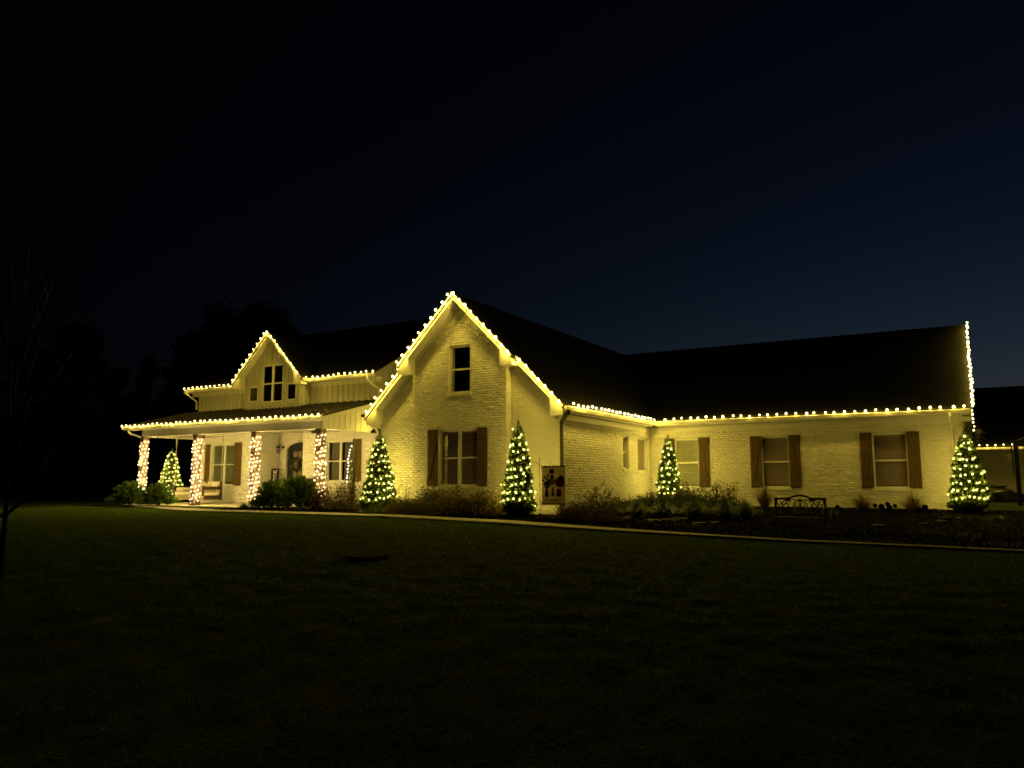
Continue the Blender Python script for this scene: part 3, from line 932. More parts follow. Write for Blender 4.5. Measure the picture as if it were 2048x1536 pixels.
# --- porch: slab, beam, ceiling, panel, columns
mb = MB(); mb.box(-32.2, -20.3, 20.55, 25.2, -.6, -.20); sl = mb.build('porch_slab', M['concrete']); tag(sl, 'concrete porch floor', kind='structure')
mb = MB(); mb.box(-31.52, -20.63, 20.90, 21.18, 2.75, 3.10); bm = mb.build('porch_beam', M['siding'], house)
mb = MB(); mb.box(-31.54, -20.60, 20.872, 20.898, 3.075, 3.13); mb.build('beam_cap', M['trim'], bm)
mb = MB(); mb.box(-31.52, -31.24, 21.19, 23.88, 2.75, 3.10); mb.build('porch_beam', M['siding'], house)
mb = MB(); mb.box(-20.92, -20.63, 21.19, 23.88, 2.75, 3.05); mb.build('porch_beam', M['trim'], house)
mb = MB(); mb.box(-31.23, -20.93, 21.19, 23.88, 3.06, 3.09); mb.build('porch_ceiling', M['trim'], house)
mb = MB(); mb.box(-27.3, -24.72, 23.89, 24.98, 3.02, 3.05); mb.build('porch_ceiling', M['trim'], house)
mb = MB(); mb.prism([(-20.61, 20.90, 2.74), (-20.61, 23.88, 2.74), (-20.61, 23.88, PR(23.88) - .06), (-20.61, 20.90, PR(20.9) - .06)], (.015, 0, 0))
pn = mb.build('porch_end_panel', M['trim'], house)
a = 21.15
while a < 23.8:
    mb = MB(); mb.box(-20.594, -20.575, a, a + .045, 2.745, PR(a) - .22); mb.build('batten', M['trim'], pn); a += .30
mb = MB(); mb.prism([(-20.593, 20.55, PR(20.55) - .055), (-20.593, 23.88, PR(23.88) - .055), (-20.593, 23.88, PR(23.88) - .23), (-20.593, 20.55, PR(20.55) - .20)], (.03, 0, 0)); mb.build('rake_board', M['trim'], house)
mb = MB(); mb.box(-32.3, -20.28, 20.53, 20.56, 3.02, 3.17); mb.build('fascia', M['trim'], house)
mb = MB(); mb.box(-32.3, -20.60, 20.565, 20.868, 3.04, 3.06); mb.build('soffit', M['trim'], house)
gutter('x', 20.525, -32.33, -20.27, 3.165, -1)
cols = []
for u in (290, 396, 512, 642):
    cxx = at(u, 870, 'y', 21.04).x; cols.append(cxx); w2 = .128
    mb = MB(); mb.box(cxx - w2, cxx + w2, 21.04 - w2, 21.04 + w2, -.2, 2.745)
    cc = mb.build('porch_column', M['post'], house)
    mb = MB(); mb.box(cxx - w2 - .03, cxx + w2 + .03, 21.04 - w2 - .03, 21.04 + w2 + .03, -.199, -.06); mb.build('column_base', M['post'], cc)
    mb = MB(); mb.box(cxx - w2 - .02, cxx + w2 + .02, 21.04 - w2 - .02, 21.04 + w2 + .02, 2.70, 2.744); mb.build('column_cap', M['post'], cc)

# ------------------------------------------------------------------ strings of lights
def bulb_mesh(name, mat, r, seg=2):
    import bmesh
    bm_ = bmesh.new(); bmesh.ops.create_icosphere(bm_, subdivisions=seg, radius=r)
    for v in bm_.verts:
        if v.co.z > 0: v.co.z *= 1.35
    me = bpy.data.meshes.new(name); bm_.to_mesh(me); bm_.free(); me.materials.append(mat)
    me.polygons.foreach_set('use_smooth', [True] * len(me.polygons))
    return me


def lamp(name, watt, col, r):
    d_ = bpy.data.lights.new(name, 'POINT'); d_.energy = watt; d_.color = col; d_.shadow_soft_size = r
    d_.cycles.use_multiple_importance_sampling = False
    return d_


B_ROOF = (bulb_mesh('bulb', M['roof_bulb'], .031), lamp('roof_bulb_light', ROOF_WATT, (1.0, .71, .085), .025))
B_MINI = (bulb_mesh('bulb', M['mini_bulb'], .020, 1), lamp('mini_bulb_light', MINI_WATT, (1.0, .73, .20), .015))
B_TREE = (bulb_mesh('bulb', M['tree_bulb'], .021, 1), lamp('tree_bulb_light', TREE_WATT, (1.0, .74, .11), .015))


def light_string(label, path, me, spacing, cord=.006, group=None, jit=.012, start=.5, sag=0, offs=(0, 0, 0), vary=.0):
    pts = [Vector(p) for p in path]
    t = thing('light_string', label, 'string lights', pts[0], group)
    out = []; carry = spacing * start
    for a, b in zip(pts[:-1], pts[1:]):
        L_ = (b - a).length; s_ = carry
        while s_ < L_:
            out.append(a.lerp(b, s_ / L_)); s_ += spacing * (1 + vary * random.uniform(-1, 1))
        carry = s_ - L_
    for p in out:
        o = bpy.data.objects.new('bulb', me[0])
        link(o, t, p + Vector(offs) + Vector((random.gauss(0, jit), random.gauss(0, jit), random.gauss(0, jit))))
        o.rotation_euler = (random.gauss(0, .3), random.gauss(0, .3), random.uniform(0, 6))
        link(bpy.data.objects.new('bulb_light', me[1]), o, WL[o])
        o.scale = (random.uniform(.85, 1.15),) * 3
    if cord:
        mb = MB(); mb.tube([p + Vector((0, 0, -.012)) for p in pts], cord, 4); mb.build('cord', M['cord'], t)
    return t


o_ = .10
light_string('row of warm bulbs along the porch roof eave', [(-32.36, 20.36, 3.215), (-20.26, 20.36, 3.215)], B_ROOF, .312)
light_string('row of warm bulbs along the upper eave left of the dormer', [(-32.25, 23.33, 5.175), (-28.25, 23.33, 5.175)], B_ROOF, .31)
light_string('bulbs outlining the board-and-batten dormer gable', [(-28.20, 22.83, dz(-28.20) + .04), (-26.05, 22.83, 7.32), (-23.90, 22.83, dz(-23.9) + .04)], B_ROOF, .30)
light_string('bulbs along the upper eave right of the dormer', [(-23.80, 22.95, 5.155), (-23.76, 23.33, 5.155), (-20.35, 23.33, 5.175)], B_ROOF, .30)
light_string('bulbs outlining the top of the big brick gable', [(-14.46, 17.485, rz(-14.46) + .03), (-12.45, 17.485, 6.20), (-10.44, 17.485, rz(-10.44) + .03)], B_ROOF, .285)
light_string('bulbs down the left lower rake of the big brick gable', [(-14.42, 17.745, rz(-14.42) + .03), (-15.87, 17.745, rz(-15.87) + .03)], B_ROOF, .285)
light_string('bulbs down the right lower rake of the big brick gable', [(-10.46, 17.745, rz(-10.46) + .03), (-9.02, 17.745, rz(-9.02) + .03)], B_ROOF, .285)
light_string('bulbs along the hidden eave left of the big gable', [(-16.02, 17.95, 2.80), (-16.02, 23.3, 2.80), (-20.2, 23.3, 2.86)], B_ROOF, .30)
light_string('bulbs along the short side eave behind the big gable', [(-8.885, 17.95, 2.81), (-8.885, 24.33, 2.81)], B_ROOF, .285)
light_string('long row of bulbs along the wing eave', [(-8.75, 24.345, 2.83), (.06, 24.345, 2.83)], B_ROOF, .275)
light_string('bulbs up the rake at the right end of the wing', [(.14, 24.42, 2.84), (.14, 30.27, 6.22), (.14, 36.2, 2.82)], B_ROOF, .285)


def column_string(cx_, cy_, label):
    w2 = .142; pts = []; z = .0 - .10; per = [(-w2, -w2), (w2, -w2), (w2, w2), (-w2, w2)]
    pitch = .160; n = int((2.74 + .10) / pitch)
    for k in range(n):
        for j, (dx, dy) in enumerate(per):
            pts.append((cx_ + dx, cy_ + dy, -.10 + (k + j / 4) * pitch + random.uniform(-.02, .02)))
    return light_string(label, pts, B_MINI, .20, .004, group='light strings wound round the porch columns', jit=.015)


for cxx, lab in zip(cols, ('mini lights wound round the leftmost porch column', 'mini lights wound round the porch column before the swing',
                           'mini lights wound round the porch column left of the door', 'mini lights wound round the rightmost porch column behind shrubs')):
    column_string(cxx, 21.04, lab)

# ------------------------------------------------------------------ plants
def diamonds(p, ax, side, ln, wd):
    """leaf quads: base p, axis, side, length, width"""
    a = ax * ln[:, None]; s = side * (wd[:, None] / 2); mid = p + a * .45
    v = np.stack([p, mid + s, p + a, mid - s], 1).reshape(-1, 3)
    return v, np.arange(len(p) * 4).reshape(-1, 4)


def unit(v): return v / np.maximum(1e-9, np.linalg.norm(v, axis=1, keepdims=True))


def rdir(n, up=0.0):
    v = RNG.normal(0, 1, (n, 3)); v[:, 2] += up
    return unit(v)


def cone_tree(label, x, y, h, R, seed, bulbs=True, z=None, light_label=None, spacing=.150, pitch=.20, leaves=15000, skirt=.10):
    z0 = gz(x, y) + .05 if z is None else z
    t = thing('conical_evergreen', label, 'tree', (x, y, z0), 'evergreen cones wound with lights')
    rng = np.random.default_rng(seed)
    mb = MB(); mb.tube([(x, y, z0 - .05), (x, y, z0 + h * .9)], .04, 6, .01); mb.build('trunk', M['bark'], t)
    ph = rng.uniform(0, 6.28, 6)

    def rad(hh, an):
        base = np.where(hh < .12, .82 + hh * 1.5, 1.0) * (1 - hh) ** .60 * (1 - .12 * hh)
        bump = 1 + .08 * np.sin(an * 3 + ph[0] + hh * 9) + .08 * np.sin(an * 5 + ph[1] - hh * 23) + .07 * np.sin(hh * 37 + ph[2] + an)
        return R * (base * bump + .02)
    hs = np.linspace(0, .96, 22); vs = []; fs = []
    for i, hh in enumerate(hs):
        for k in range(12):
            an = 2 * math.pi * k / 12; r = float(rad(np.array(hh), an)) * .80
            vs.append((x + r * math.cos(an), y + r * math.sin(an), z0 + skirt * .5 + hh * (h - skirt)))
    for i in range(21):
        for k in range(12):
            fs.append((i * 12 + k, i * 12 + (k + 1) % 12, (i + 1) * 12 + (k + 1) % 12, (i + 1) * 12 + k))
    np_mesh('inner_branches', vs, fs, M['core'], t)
    n = leaves
    hh = 1 - np.sqrt(rng.random(n)) * .995; an = rng.uniform(0, 6.28, n)
    dep = 1 - .25 * rng.random(n) ** 1.5
    clump = .06 * np.sin(an * 9 + hh * 30 + ph[3]) * np.sin(hh * 55 + ph[4])
    r = rad(hh, an) * (dep + clump)
    p = np.stack([x + r * np.cos(an), y + r * np.sin(an), z0 + skirt + hh * (h - skirt)], 1)
    ax = np.stack([np.cos(an), np.sin(an), np.full(n, .75)], 1) + rng.normal(0, .45, (n, 3)); ax = unit(ax)
    sd = unit(np.cross(ax, rng.normal(0, 1, (n, 3))))
    v, f_ = diamonds(p, ax, sd, rng.uniform(.035, .085, n), rng.uniform(.016, .034, n))
    # leader
    m = 120; hl = rng.random(m); pl = np.stack([x + rng.normal(0, .012, m), y + rng.normal(0, .012, m), z0 + h * .95 + hl * .20], 1)
    axl = unit(rng.normal(0, .4, (m, 3)) + np.array([0, 0, 1.2])); sl_ = unit(np.cross(axl, rng.normal(0, 1, (m, 3))))
    v2, f2 = diamonds(pl, axl, sl_, rng.uniform(.03, .06, m), rng.uniform(.012, .02, m))
    np_mesh('foliage', np.concatenate([v, v2]), np.concatenate([f_, f2 + len(v)]), M['leaf'], t)
    if bulbs:
        pts = []; turns = h * .84 / pitch; N = int(turns * 14)
        for k in range(N):
            q_ = k / N; an_ = 2 * math.pi * turns * q_
            hh_ = .07 + q_ * .88
            r_ = float(rad(np.array(hh_), an_)) * 1.0 + .012
            pts.append((x + r_ * math.cos(an_), y + r_ * math.sin(an_), z0 + skirt + hh_ * (h - skirt) + .035 * math.sin(an_ * 2.3 + ph[5])))
        light_string(light_label, pts, B_TREE, spacing, .004, group='light strings wound round the evergreen cones', jit=.024, vary=.35)
    return t


def leafy(name, label, x, y, h, R, n, mat, size=(.03, .06), flat=.55, cat='shrub', group=None, stems=9, z=None, up=.3, hollow=.35, seed=0, aspect=.5):
    rng = np.random.default_rng(seed + 100)
    z0 = gz(x, y) + .04 if z is None else z
    t = thing(name, label, cat, (x, y, z0), group)
    mb = MB()
    for k in range(stems):
        a = rng.uniform(0, 6.28); r = R * rng.uniform(.3, .85); hh = h * rng.uniform(.5, .9)
        mb.tube([(x + .04 * math.cos(a), y + .04 * math.sin(a), z0 - .03), (x + r * .45 * math.cos(a), y + r * .45 * math.sin(a), z0 + hh * .55), (x + r * math.cos(a), y + r * math.sin(a), z0 + hh)], .012, 4, .003)
    mb.build('stems', M['bark'], t)
    nc = 26; cc = rdir(nc); cc[:, 2] = np.abs(cc[:, 2]) * rng.uniform(.2, 1, nc)
    cc = cc * (hollow + (1 - hollow) * rng.random((nc, 1)) ** .5) * np.array([R, R, h * .86])
    w_ = rng.integers(0, nc, n)
    p = cc[w_] + rng.normal(0, 1, (n, 3)) * np.array([R * .2, R * .2, h * .13])
    p[:, 2] = np.abs(p[:, 2]) * .96 + .03
    p = p + np.array([x, y, z0])
    ax = unit(rng.normal(0, 1, (n, 3)) + np.array([0, 0, up])); sd = unit(np.cross(ax, rng.normal(0, 1, (n, 3))))
    ln = rng.uniform(size[0], size[1], n)
    v, f_ = diamonds(p, ax, sd, ln, ln * aspect)
    np_mesh('foliage', v, f_, M[mat], t)
    return t


def juniper(label, x, y, h, R, n, seed=0, mat='juniper', group='feathery green shrubs by the porch', z=None):
    rng = np.random.default_rng(seed + 200)
    z0 = gz(x, y) + .04 if z is None else z
    t = thing('juniper_shrub', label, 'shrub', (x, y, z0), group)
    nbr = 150; mb = MB(); P = []; A = []
    for k in range(nbr):
        a = rng.uniform(0, 6.28); el = rng.uniform(.12, 1.45); L_ = (R / max(.35, math.cos(el))) if el < .9 else h
        L_ = min(L_, math.hypot(R * math.cos(el), h * math.sin(el)) * rng.uniform(.75, 1.08))
        dirn = Vector((math.cos(a) * math.cos(el), math.sin(a) * math.cos(el), math.sin(el)))
        b0 = Vector((x, y, z0 + .08)); tip = b0 + dirn * L_ - Vector((0, 0, .05 * L_ * math.cos(el)))
        mid = b0.lerp(tip, .5) + Vector((0, 0, .06 * L_))
        if k < 40: mb.tube([b0, mid, tip], .010, 4, .002)
        m = int(n / nbr)
        tt = .35 + .65 * rng.random(m) ** .7
        pp = np.array(b0)[None] * ((1 - tt) ** 2)[:, None] + 2 * np.array(mid)[None] * ((1 - tt) * tt)[:, None] + np.array(tip)[None] * (tt ** 2)[:, None]
        P.append(pp + rng.normal(0, .018, (m, 3))); dd = np.array(dirn)[None] + rng.normal(0, .5, (m, 3)) + np.array([0, 0, .15]); A.append(unit(dd))
    mb.build('stems', M['bark'], t)
    P = np.concatenate(P); A = np.concatenate(A); sd = unit(np.cross(A, rng.normal(0, 1, A.shape)))
    v, f_ = diamonds(P, A, sd, rng.uniform(.05, .12, len(P)), rng.uniform(.014, .030, len(P)))
    np_mesh('foliage', v, f_, M[mat], t)
    return t


def tuft(name, label, x, y, h, R, n, mat, seed=0, width=.010, group=None, z=None, droop=.6, cat='ornamental grass'):
    rng = np.random.default_rng(seed + 300)
    z0 = gz(x, y) + .03 if z is None else z
    a = rng.uniform(0, 6.28, n); sp = np.sqrt(rng.random(n)); hh = h * rng.uniform(.55, 1.05, n) * (1 - .35 * sp)
    V = []; K = 5
    b = np.stack([x + .12 * R * np.cos(a) * sp, y + .12 * R * np.sin(a) * sp, np.full(n, z0 - .02)], 1)
    out = np.stack([np.cos(a), np.sin(a), np.zeros(n)], 1); sd = np.stack([-np.sin(a), np.cos(a), np.zeros(n)], 1)
    for k in range(K):
        t_ = k / (K - 1)
        c = b + out * (R * sp * (t_ ** 1.6))[:, None]; c[:, 2] += hh * (t_ * (1 + droop * .5) - droop * .5 * t_ ** 3 * (1 + sp))
        w_ = width * (1 - t_ * .92)
        V.append(c - sd * w_ / 2); V.append(c + sd * w_ / 2)
    V = np.stack(V, 1).reshape(-1, 3); base = np.arange(n) * 2 * K
    F_ = np.concatenate([np.stack([base + 2 * k, base + 2 * k + 1, base + 2 * k + 3, base + 2 * k + 2], 1) for k in range(K - 1)])
    o = np_mesh(name, V, F_, M[mat], origin=(x, y, z0))
    return tag(o, label, cat, group)


def twiggy(label, x, y, h, R, seed=0, mat='red_leaf', name='twiggy_shrub', leaves=900, lo=.55, nb=16):
    rng = random.Random(seed)
    z0 = gz(x, y) + .03
    t = thing(name, label, 'shrub', (x, y, z0)); mb = MB(); tips = []

    def grow(p, d, L_, r, lev):
        q_ = p + d * L_ + Vector((0, 0, .03 * L_)); mb.tube([p, p.lerp(q_, .5) + Vector((rng.gauss(0, .02), rng.gauss(0, .02), 0)), q_], r, 4, r * .5)
        tips.append((p, q_))
        if lev:
            for k in range(3):
                dd = (d + Vector((rng.gauss(0, .55), rng.gauss(0, .55), rng.gauss(.05, .35)))).normalized(); grow(p.lerp(q_, rng.uniform(.5, 1)), dd, L_ * rng.uniform(.35, .6), r * .5, lev - 1)
    for k in range(nb):
        a = rng.uniform(0, 6.28); el = rng.uniform(lo, 1.5)
        grow(Vector((x, y, z0)), Vector((math.cos(a) * math.cos(el), math.sin(a) * math.cos(el), math.sin(el))), (h * math.sin(el) + R * math.cos(el)) * rng.uniform(.45, .68), .010, 2)
    mb.build('stems', M['bark'], t)
    n = leaves; idx = [rng.randrange(len(tips)) for _ in range(n)]
    p = np.array([tips[i][0].lerp(tips[i][1], rng.random()) for i in idx]) + RNG.normal(0, .02, (n, 3))
    ax = rdir(n, .3); sd = unit(np.cross(ax, RNG.normal(0, 1, (n, 3))))
    ln = RNG.uniform(.025, .055, n); v, f_ = diamonds(p, ax, sd, ln, ln * .5); np_mesh('foliage', v, f_, M[mat], t)
    return t


def place(u, Y, top_v, half_px):
    p = at(u, 962, 'y', Y); d = depth_of(p.x, p.y); z0 = gz(p.x, p.y) + .04
    zt = at(u, top_v, 'y', Y).z
    return p.x, Y, zt - z0, half_px * d / FPX


# the five lit evergreen cones
for (u, Y, tv, hp, sd_, lab, ll, z) in [
    (341, 23.4, 902, 25, 1, 'lit evergreen cone in the dark beyond the porch swing', 'warm mini lights wound round the cone beyond the porch swing', -.2),
    (758, 17.35, 870, 34, 2, 'lit evergreen cone at the left foot of the big gable', 'warm mini lights wound round the cone left of the big gable window', None),
    (1037, 16.95, 850, 33, 3, 'lit evergreen cone beside the garden flag', 'warm mini lights wound round the cone beside the garden flag', None),
    (1338, 23.6, 877, 26, 4, 'lit evergreen cone in the inner corner of the wing', 'warm mini lights wound round the cone in the inner corner', None),
    (1936, 23.5, 866, 37, 5, 'broad lit evergreen cone at the right end of the wing', 'warm mini lights wound round the cone at the right end of the wing', None)]:
    if sd_ == 1:
        p = at(u, 962, 'y', Y); x_ = p.x; z0_ = gz(x_, Y); h_ = at(u, tv, 'y', Y).z - z0_; r_ = hp * depth_of(x_, Y) / FPX
    else:
        x_, _, h_, r_ = place(u, Y, tv, hp)
    cone_tree(lab, x_, Y, h_, r_, sd_, light_label=ll)

# porch-side shrubs
for (u, Y, tv, hp, sd_, lab) in [(262, 20.1, 970, 36, 1, 'feathery green shrub at the far left porch corner'), (320, 19.9, 973, 30, 2, 'feathery green shrub before the leftmost porch column'),
                                 (546, 19.3, 967, 36, 3, 'large feathery shrub hiding the foot of the welcome sign'), (598, 19.1, 957, 40, 4, 'feathery green shrub before the front door')]:
    x_, y_, h_, r_ = place(u, Y, tv, hp); juniper(lab, x_, y_, h_ * 1.05, r_ * 1.18, 15000, sd_)
x_, y_, h_, r_ = place(490, 19.5, 997, 24); tuft('strap_leaf_plant', 'dark strap-leaved clump beside the porch walk', x_, y_, h_, r_, 260, 'strap', 1, .02, cat='plant')
x_, y_, h_, r_ = place(642, 19.2, 950, 25); leafy('red_leaf_shrub', 'loose shrub with reddish leaves before the rightmost porch column', x_, y_, h_, r_, 4200, 'red_leaf', (.03, .065), seed=1)
x_, y_, h_, r_ = place(688, 18.9, 940, 32); leafy('leafy_shrub', 'airy green shrub before the porch window with curtains', x_, y_, h_, r_ * 1.05, 8500, 'olive', (.03, .055), seed=2, hollow=.45)


def pencil(label, u, Y, tv, hp, seed, n=2600):
    x, y, h, R = place(u, Y, tv, hp); rng = np.random.default_rng(seed + 50); z0 = gz(x, y)
    t = thing('columnar_holly', label, 'shrub', (x, y, z0), 'narrow upright hollies by the porch')
    mb = MB(); P = []; A = []
    for k in range(9):
        a = rng.uniform(0, 6.28); r = R * rng.uniform(.2, 1); hh = h * (1 if k == 0 else rng.uniform(.45, .85)); r = 0 if k == 0 else r
        b0 = np.array([x + .3 * r * math.cos(a), y + .3 * r * math.sin(a), z0]); t1 = np.array([x + r * math.cos(a), y + r * math.sin(a), z0 + hh])
        mb.tube([b0, (b0 + t1) / 2, t1], .012, 4, .003); m = n // 9; tt = .15 + .85 * rng.random(m)
        P.append(b0 + (t1 - b0) * tt[:, None] + rng.normal(0, 1, (m, 3)) * np.array([.05, .05, .02]) * (1.05 - tt[:, None])); A.append(unit(rng.normal(0, .5, (m, 3)) + np.array([0, 0, .9])))
    mb.build('stems', M['bark'], t); P = np.concatenate(P); A = np.concatenate(A)
    v, f_ = diamonds(P, A, unit(np.cross(A, rng.normal(0, 1, A.shape))), rng.uniform(.025, .05, len(P)), rng.uniform(.012, .022, len(P))); np_mesh('foliage', v, f_, M['strap'], t)
    return x, y, h, z0


hx, hy, hh_, hz = pencil('tall narrow upright holly before the curtained porch window', 706, 19.9, 862, 11, 1)
light_string('short run of mini lights up the narrow holly', [(hx - .20, hy - .05, hz + .9), (hx - .22, hy - .05, hz + 1.4), (hx - .16, hy - .05, hz + 1.9), (hx - .08, hy - .06, hz + 2.15)], B_MINI, .11, .004)
pencil('short narrow upright holly left of the gable cone', 740, 18.9, 893, 8, 2, 1600)
# below the gable
x_, y_, h_, r_ = place(757, 16.95, 1000, 34); leafy('boxwood_shrub', 'clipped dark boxwood at the foot of the left lit cone', x_, y_, h_, r_, 5000, 'leaf', (.02, .035), seed=3, hollow=.8)
x_, y_, h_, r_ = place(812, 17.4, 925, 24); tuft('tall_grass', 'tall dry grass stems against the left gable wall', x_, y_, h_, r_ * 1.1, 26, 'straw', 2, .012, droop=.5)
for (u, Y, tv, hp, n, sd_, lab) in [(818, 17.0, 996, 38, 2600, 4, 'low pale shrub right of the boxwood'), (888, 16.9, 972, 44, 4200, 5, 'rounded olive shrub below the big gable window'), (962, 16.8, 985, 40, 3800, 6, 'yellowish shrub left of the gable cone with flag')]:
    x_, y_, h_, r_ = place(u, Y, tv, hp); leafy('olive_shrub', lab, x_, y_, h_ * 1.18, r_ * 1.18, n * 3, 'olive', (.03, .065), seed=sd_, hollow=.5, stems=14)
for (u, tv, sd_, lab) in [(889, 948, 7, 'dry flower stalks at the left of the big gable window'), (961, 932, 8, 'dry flower stalks before the right gable shutter')]:
    x_, y_, h_, r_ = place(u, 17.25, tv, 12); tuft('flower_stalks', lab, x_, y_, h_, r_ * 1.3, 16, 'straw', sd_, .012, droop=.1, cat='plant')
# reddish shrubs right of the flag
x_, y_, h_, r_ = place(1140, 16.9, 1000, 38); leafy('red_leaf_shrub', 'low rusty shrub under the garden flag', x_, y_, h_, r_, 5200, 'red_leaf', (.02, .045), seed=9, aspect=.45)
x_, y_, h_, r_ = place(1196, 17.6, 958, 40); twiggy('bare twiggy barberry right of the garden flag', x_, y_, h_, r_, 3)
x_, y_, h_, r_ = place(1200, 16.9, 1003, 40); leafy('red_leaf_shrub', 'rusty leaved mound before the twiggy barberry', x_, y_, h_, r_, 5200, 'red_leaf', (.02, .045), seed=10, aspect=.45)
x_, y_, h_, r_ = place(1258, 21.0, 968, 30); tuft('tall_grass', 'thin straw grass against the side wall', x_, y_, h_, r_, 110, 'straw', 5, .010)
for (u, Y, tv, hp, n, sd_, lab) in [(1296, 22.4, 972, 26, 1500, 11, 'glossy dark shrub left of the corner cone'), (1368, 22.2, 962, 40, 3200, 12, 'glossy dark shrub before the corner window'), (1437, 22.3, 958, 42, 3000, 13, 'glossy spreading shrub right of the corner window')]:
    x_, y_, h_, r_ = place(u, Y, tv, hp); leafy('glossy_shrub', lab, x_, y_, h_, r_ * 1.05, int(n * 1.7), 'gloss_leaf', (.04, .08), seed=sd_)
for (u, tv) in ((1302, 962), (1433, 945)):
    x_, y_, h_, r_ = place(u, 22.3, tv, 4); tuft('upright_shoot', 'single upright leafy shoot above the glossy shrub at the ' + ('left of the corner cone' if u < 1400 else 'right of the corner window'), x_, y_, h_, .05, 14, 'gloss_leaf', u, .05, droop=.1, cat='plant')
for k, (u, Y, tv, hp) in enumerate([(1222, 19.0, 1008, 24), (1272, 19.2, 1005, 28), (1326, 19.5, 1004, 30), (1388, 19.7, 1002, 32), (1448, 19.9, 1003, 28), (1490, 20.1, 1005, 26)]):
    x_, y_, h_, r_ = place(u, Y, tv, hp)
    tuft('grassy_mound', ('first', 'second', 'third', 'fourth', 'fifth', 'sixth')[k] + ' grassy green mound from the flag in the bed edge row', x_, y_, h_ * 1.5, r_ * 1.35, 1000, 'strap', 20 + k, .014, group='grassy mounds along the bed', droop=.9)
for k, (u, Y, tv, hp, lab) in enumerate([(1528, 23.3, 968, 30, 'dry fountain grass left of the iron bench'), (1722, 23.4, 985, 40, 'dry fountain grass left of the last wing window'), (1822, 23.4, 983, 42, 'dry fountain grass under the last wing window')]):
    x_, y_, h_, r_ = place(u, Y, tv, hp); tuft('fountain_grass', lab, x_, y_, h_ * 1.45, r_ * 1.35, 420, 'straw', 30 + k, .011, group='fountain grasses along the wing', droop=.8)
for k, (u, Y, tv, hp, lab) in enumerate([(1168, 18.2, 996, 36, 'dark low shrub just right of the garden flag'), (1238, 20.6, 992, 34, 'dark low shrub behind the first grassy mounds'), (1300, 21.2, 990, 36, 'dark low shrub left of the corner cone foot'),
                                          (1352, 21.0, 986, 38, 'dark low shrub at the foot of the corner cone'), (1408, 21.2, 984, 38, 'dark low shrub under the corner window shutter'), (1468, 21.4, 992, 34, 'dark low shrub left of the bench grasses')]):
    x_, y_, h_, r_ = place(u, Y, tv, hp); leafy('low_shrub', lab, x_, y_, h_, r_ * 1.1, 4200, 'strap', (.035, .07), seed=70 + k, hollow=.45, group='dark low shrubs in the wing bed')
x_, y_, h_, r_ = place(1664, 20.6, 998, 16); tuft('fern', 'small dark fern right of the iron bench', x_, y_, h_, r_, 60, 'strap', 41, .03, droop=.7, cat='plant')


def seedheads(label, pts, Y):
    p0 = at(pts[0][0], 962, 'y', Y); t = thing('dried_flower', label, 'plant', (p0.x, Y, gz(p0.x, Y)), 'dried dark flower heads along the wing')
    for (u, v, r) in pts:
        p = at(u, v, 'y', Y + random.uniform(-.2, .2)); g = gz(p.x, p.y)
        mb = MB(); mb.tube([(p.x, p.y, g), (p.x, p.y, p.z)], .006, 4); mb.build('stem', M['bark'], t)
        n = 160; d_ = rdir(n); c = np.array(p) + d_ * r * .12; sd = unit(np.cross(d_, RNG.normal(0, 1, (n, 3))))
        v_, f_ = diamonds(c, d_, sd, np.full(n, r * .95), np.full(n, r * .7)); np_mesh('flower_head', v_, f_, M['blue_flower'], t)


seedheads('dark dried flower heads left of the dry fountain grass', [(1675, 1014, .06), (1683, 1018, .05)], 22.0)
seedheads('cluster of dark dried flower heads under the last window', [(1750, 1011, .055), (1763, 1013, .075), (1775, 1008, .06), (1779, 1016, .08), (1790, 1012, .055), (1768, 1019, .05)], 22.0)
seedheads('dark dried flower heads near the right end cone', [(1839, 1020, .075), (1850, 1015, .08), (1860, 1023, .06)], 22.0)
for k, u in enumerate((1900, 1990)):
    x_, y_, h_, r_ = place(u, 21.8, 1022, 26); tuft('low_grass_clump', ('low dark grass before the right end cone', 'low dark grass beside the driveway')[k], x_, y_, h_, r_, 160, 'strap', 60 + k, .012, droop=.7)

# flat stepping stones in the bed
for k, (u, v, w_) in enumerate([(1240, 1045, .32), (1256, 1050, .22), (1285, 1050, .2), (1305, 1043, .42), (1336, 1037, .36), (1360, 1034, .36), (1398, 1037, .30), (1430, 1034, .24), (1492, 1033, .34), (1755, 1034, .3), (1845, 1034, .2), (1880, 1035, .24)]):
    Y = 18.0 + .6 * (k % 3) + (2.0 if u > 1480 else 0); p = at(u, 1000, 'y', Y)
    n = 9; ring = []
    rr = random.Random(k)
    g = gz(p.x, Y) + .05
    for j in range(n):
        a = 2 * math.pi * j / n; r = w_ * .62 * rr.uniform(.7, 1.15); ring.append((p.x + r * math.cos(a), Y + r * .7 * math.sin(a), g))
    mb = MB(); mb.prism(ring, (0, 0, .05)); o = mb.build('flagstone', M['stone'])
    tag(o, 'flat flagstone ' + ['nearest the rusty shrub', 'second from the rusty shrub', 'third from the rusty shrub', 'fourth from the rusty shrub', 'fifth from the rusty shrub', 'sixth from the rusty shrub', 'seventh from the rusty shrub', 'eighth from the rusty shrub', 'nearest the iron bench on its left',
                                 'right of the iron bench', 'under the last wing window', 'nearest the right end cone'][k] + ' in the mulch bed', 'stone', 'flagstones in the bed')
# flat dark disc over a dark spot in the lawn
p = at(733, 1117, 'z', -.34)
mb = MB(); mb.lathe([(.0, 0), (.34, 0), (.35, .02), (.32, .04), (.0, .05)], (p.x, p.y, gz(p.x, p.y)), 20); o = mb.build('dark_disc', M['mulch']); tag(o, 'low dark round disc lying in the lawn', 'lid')

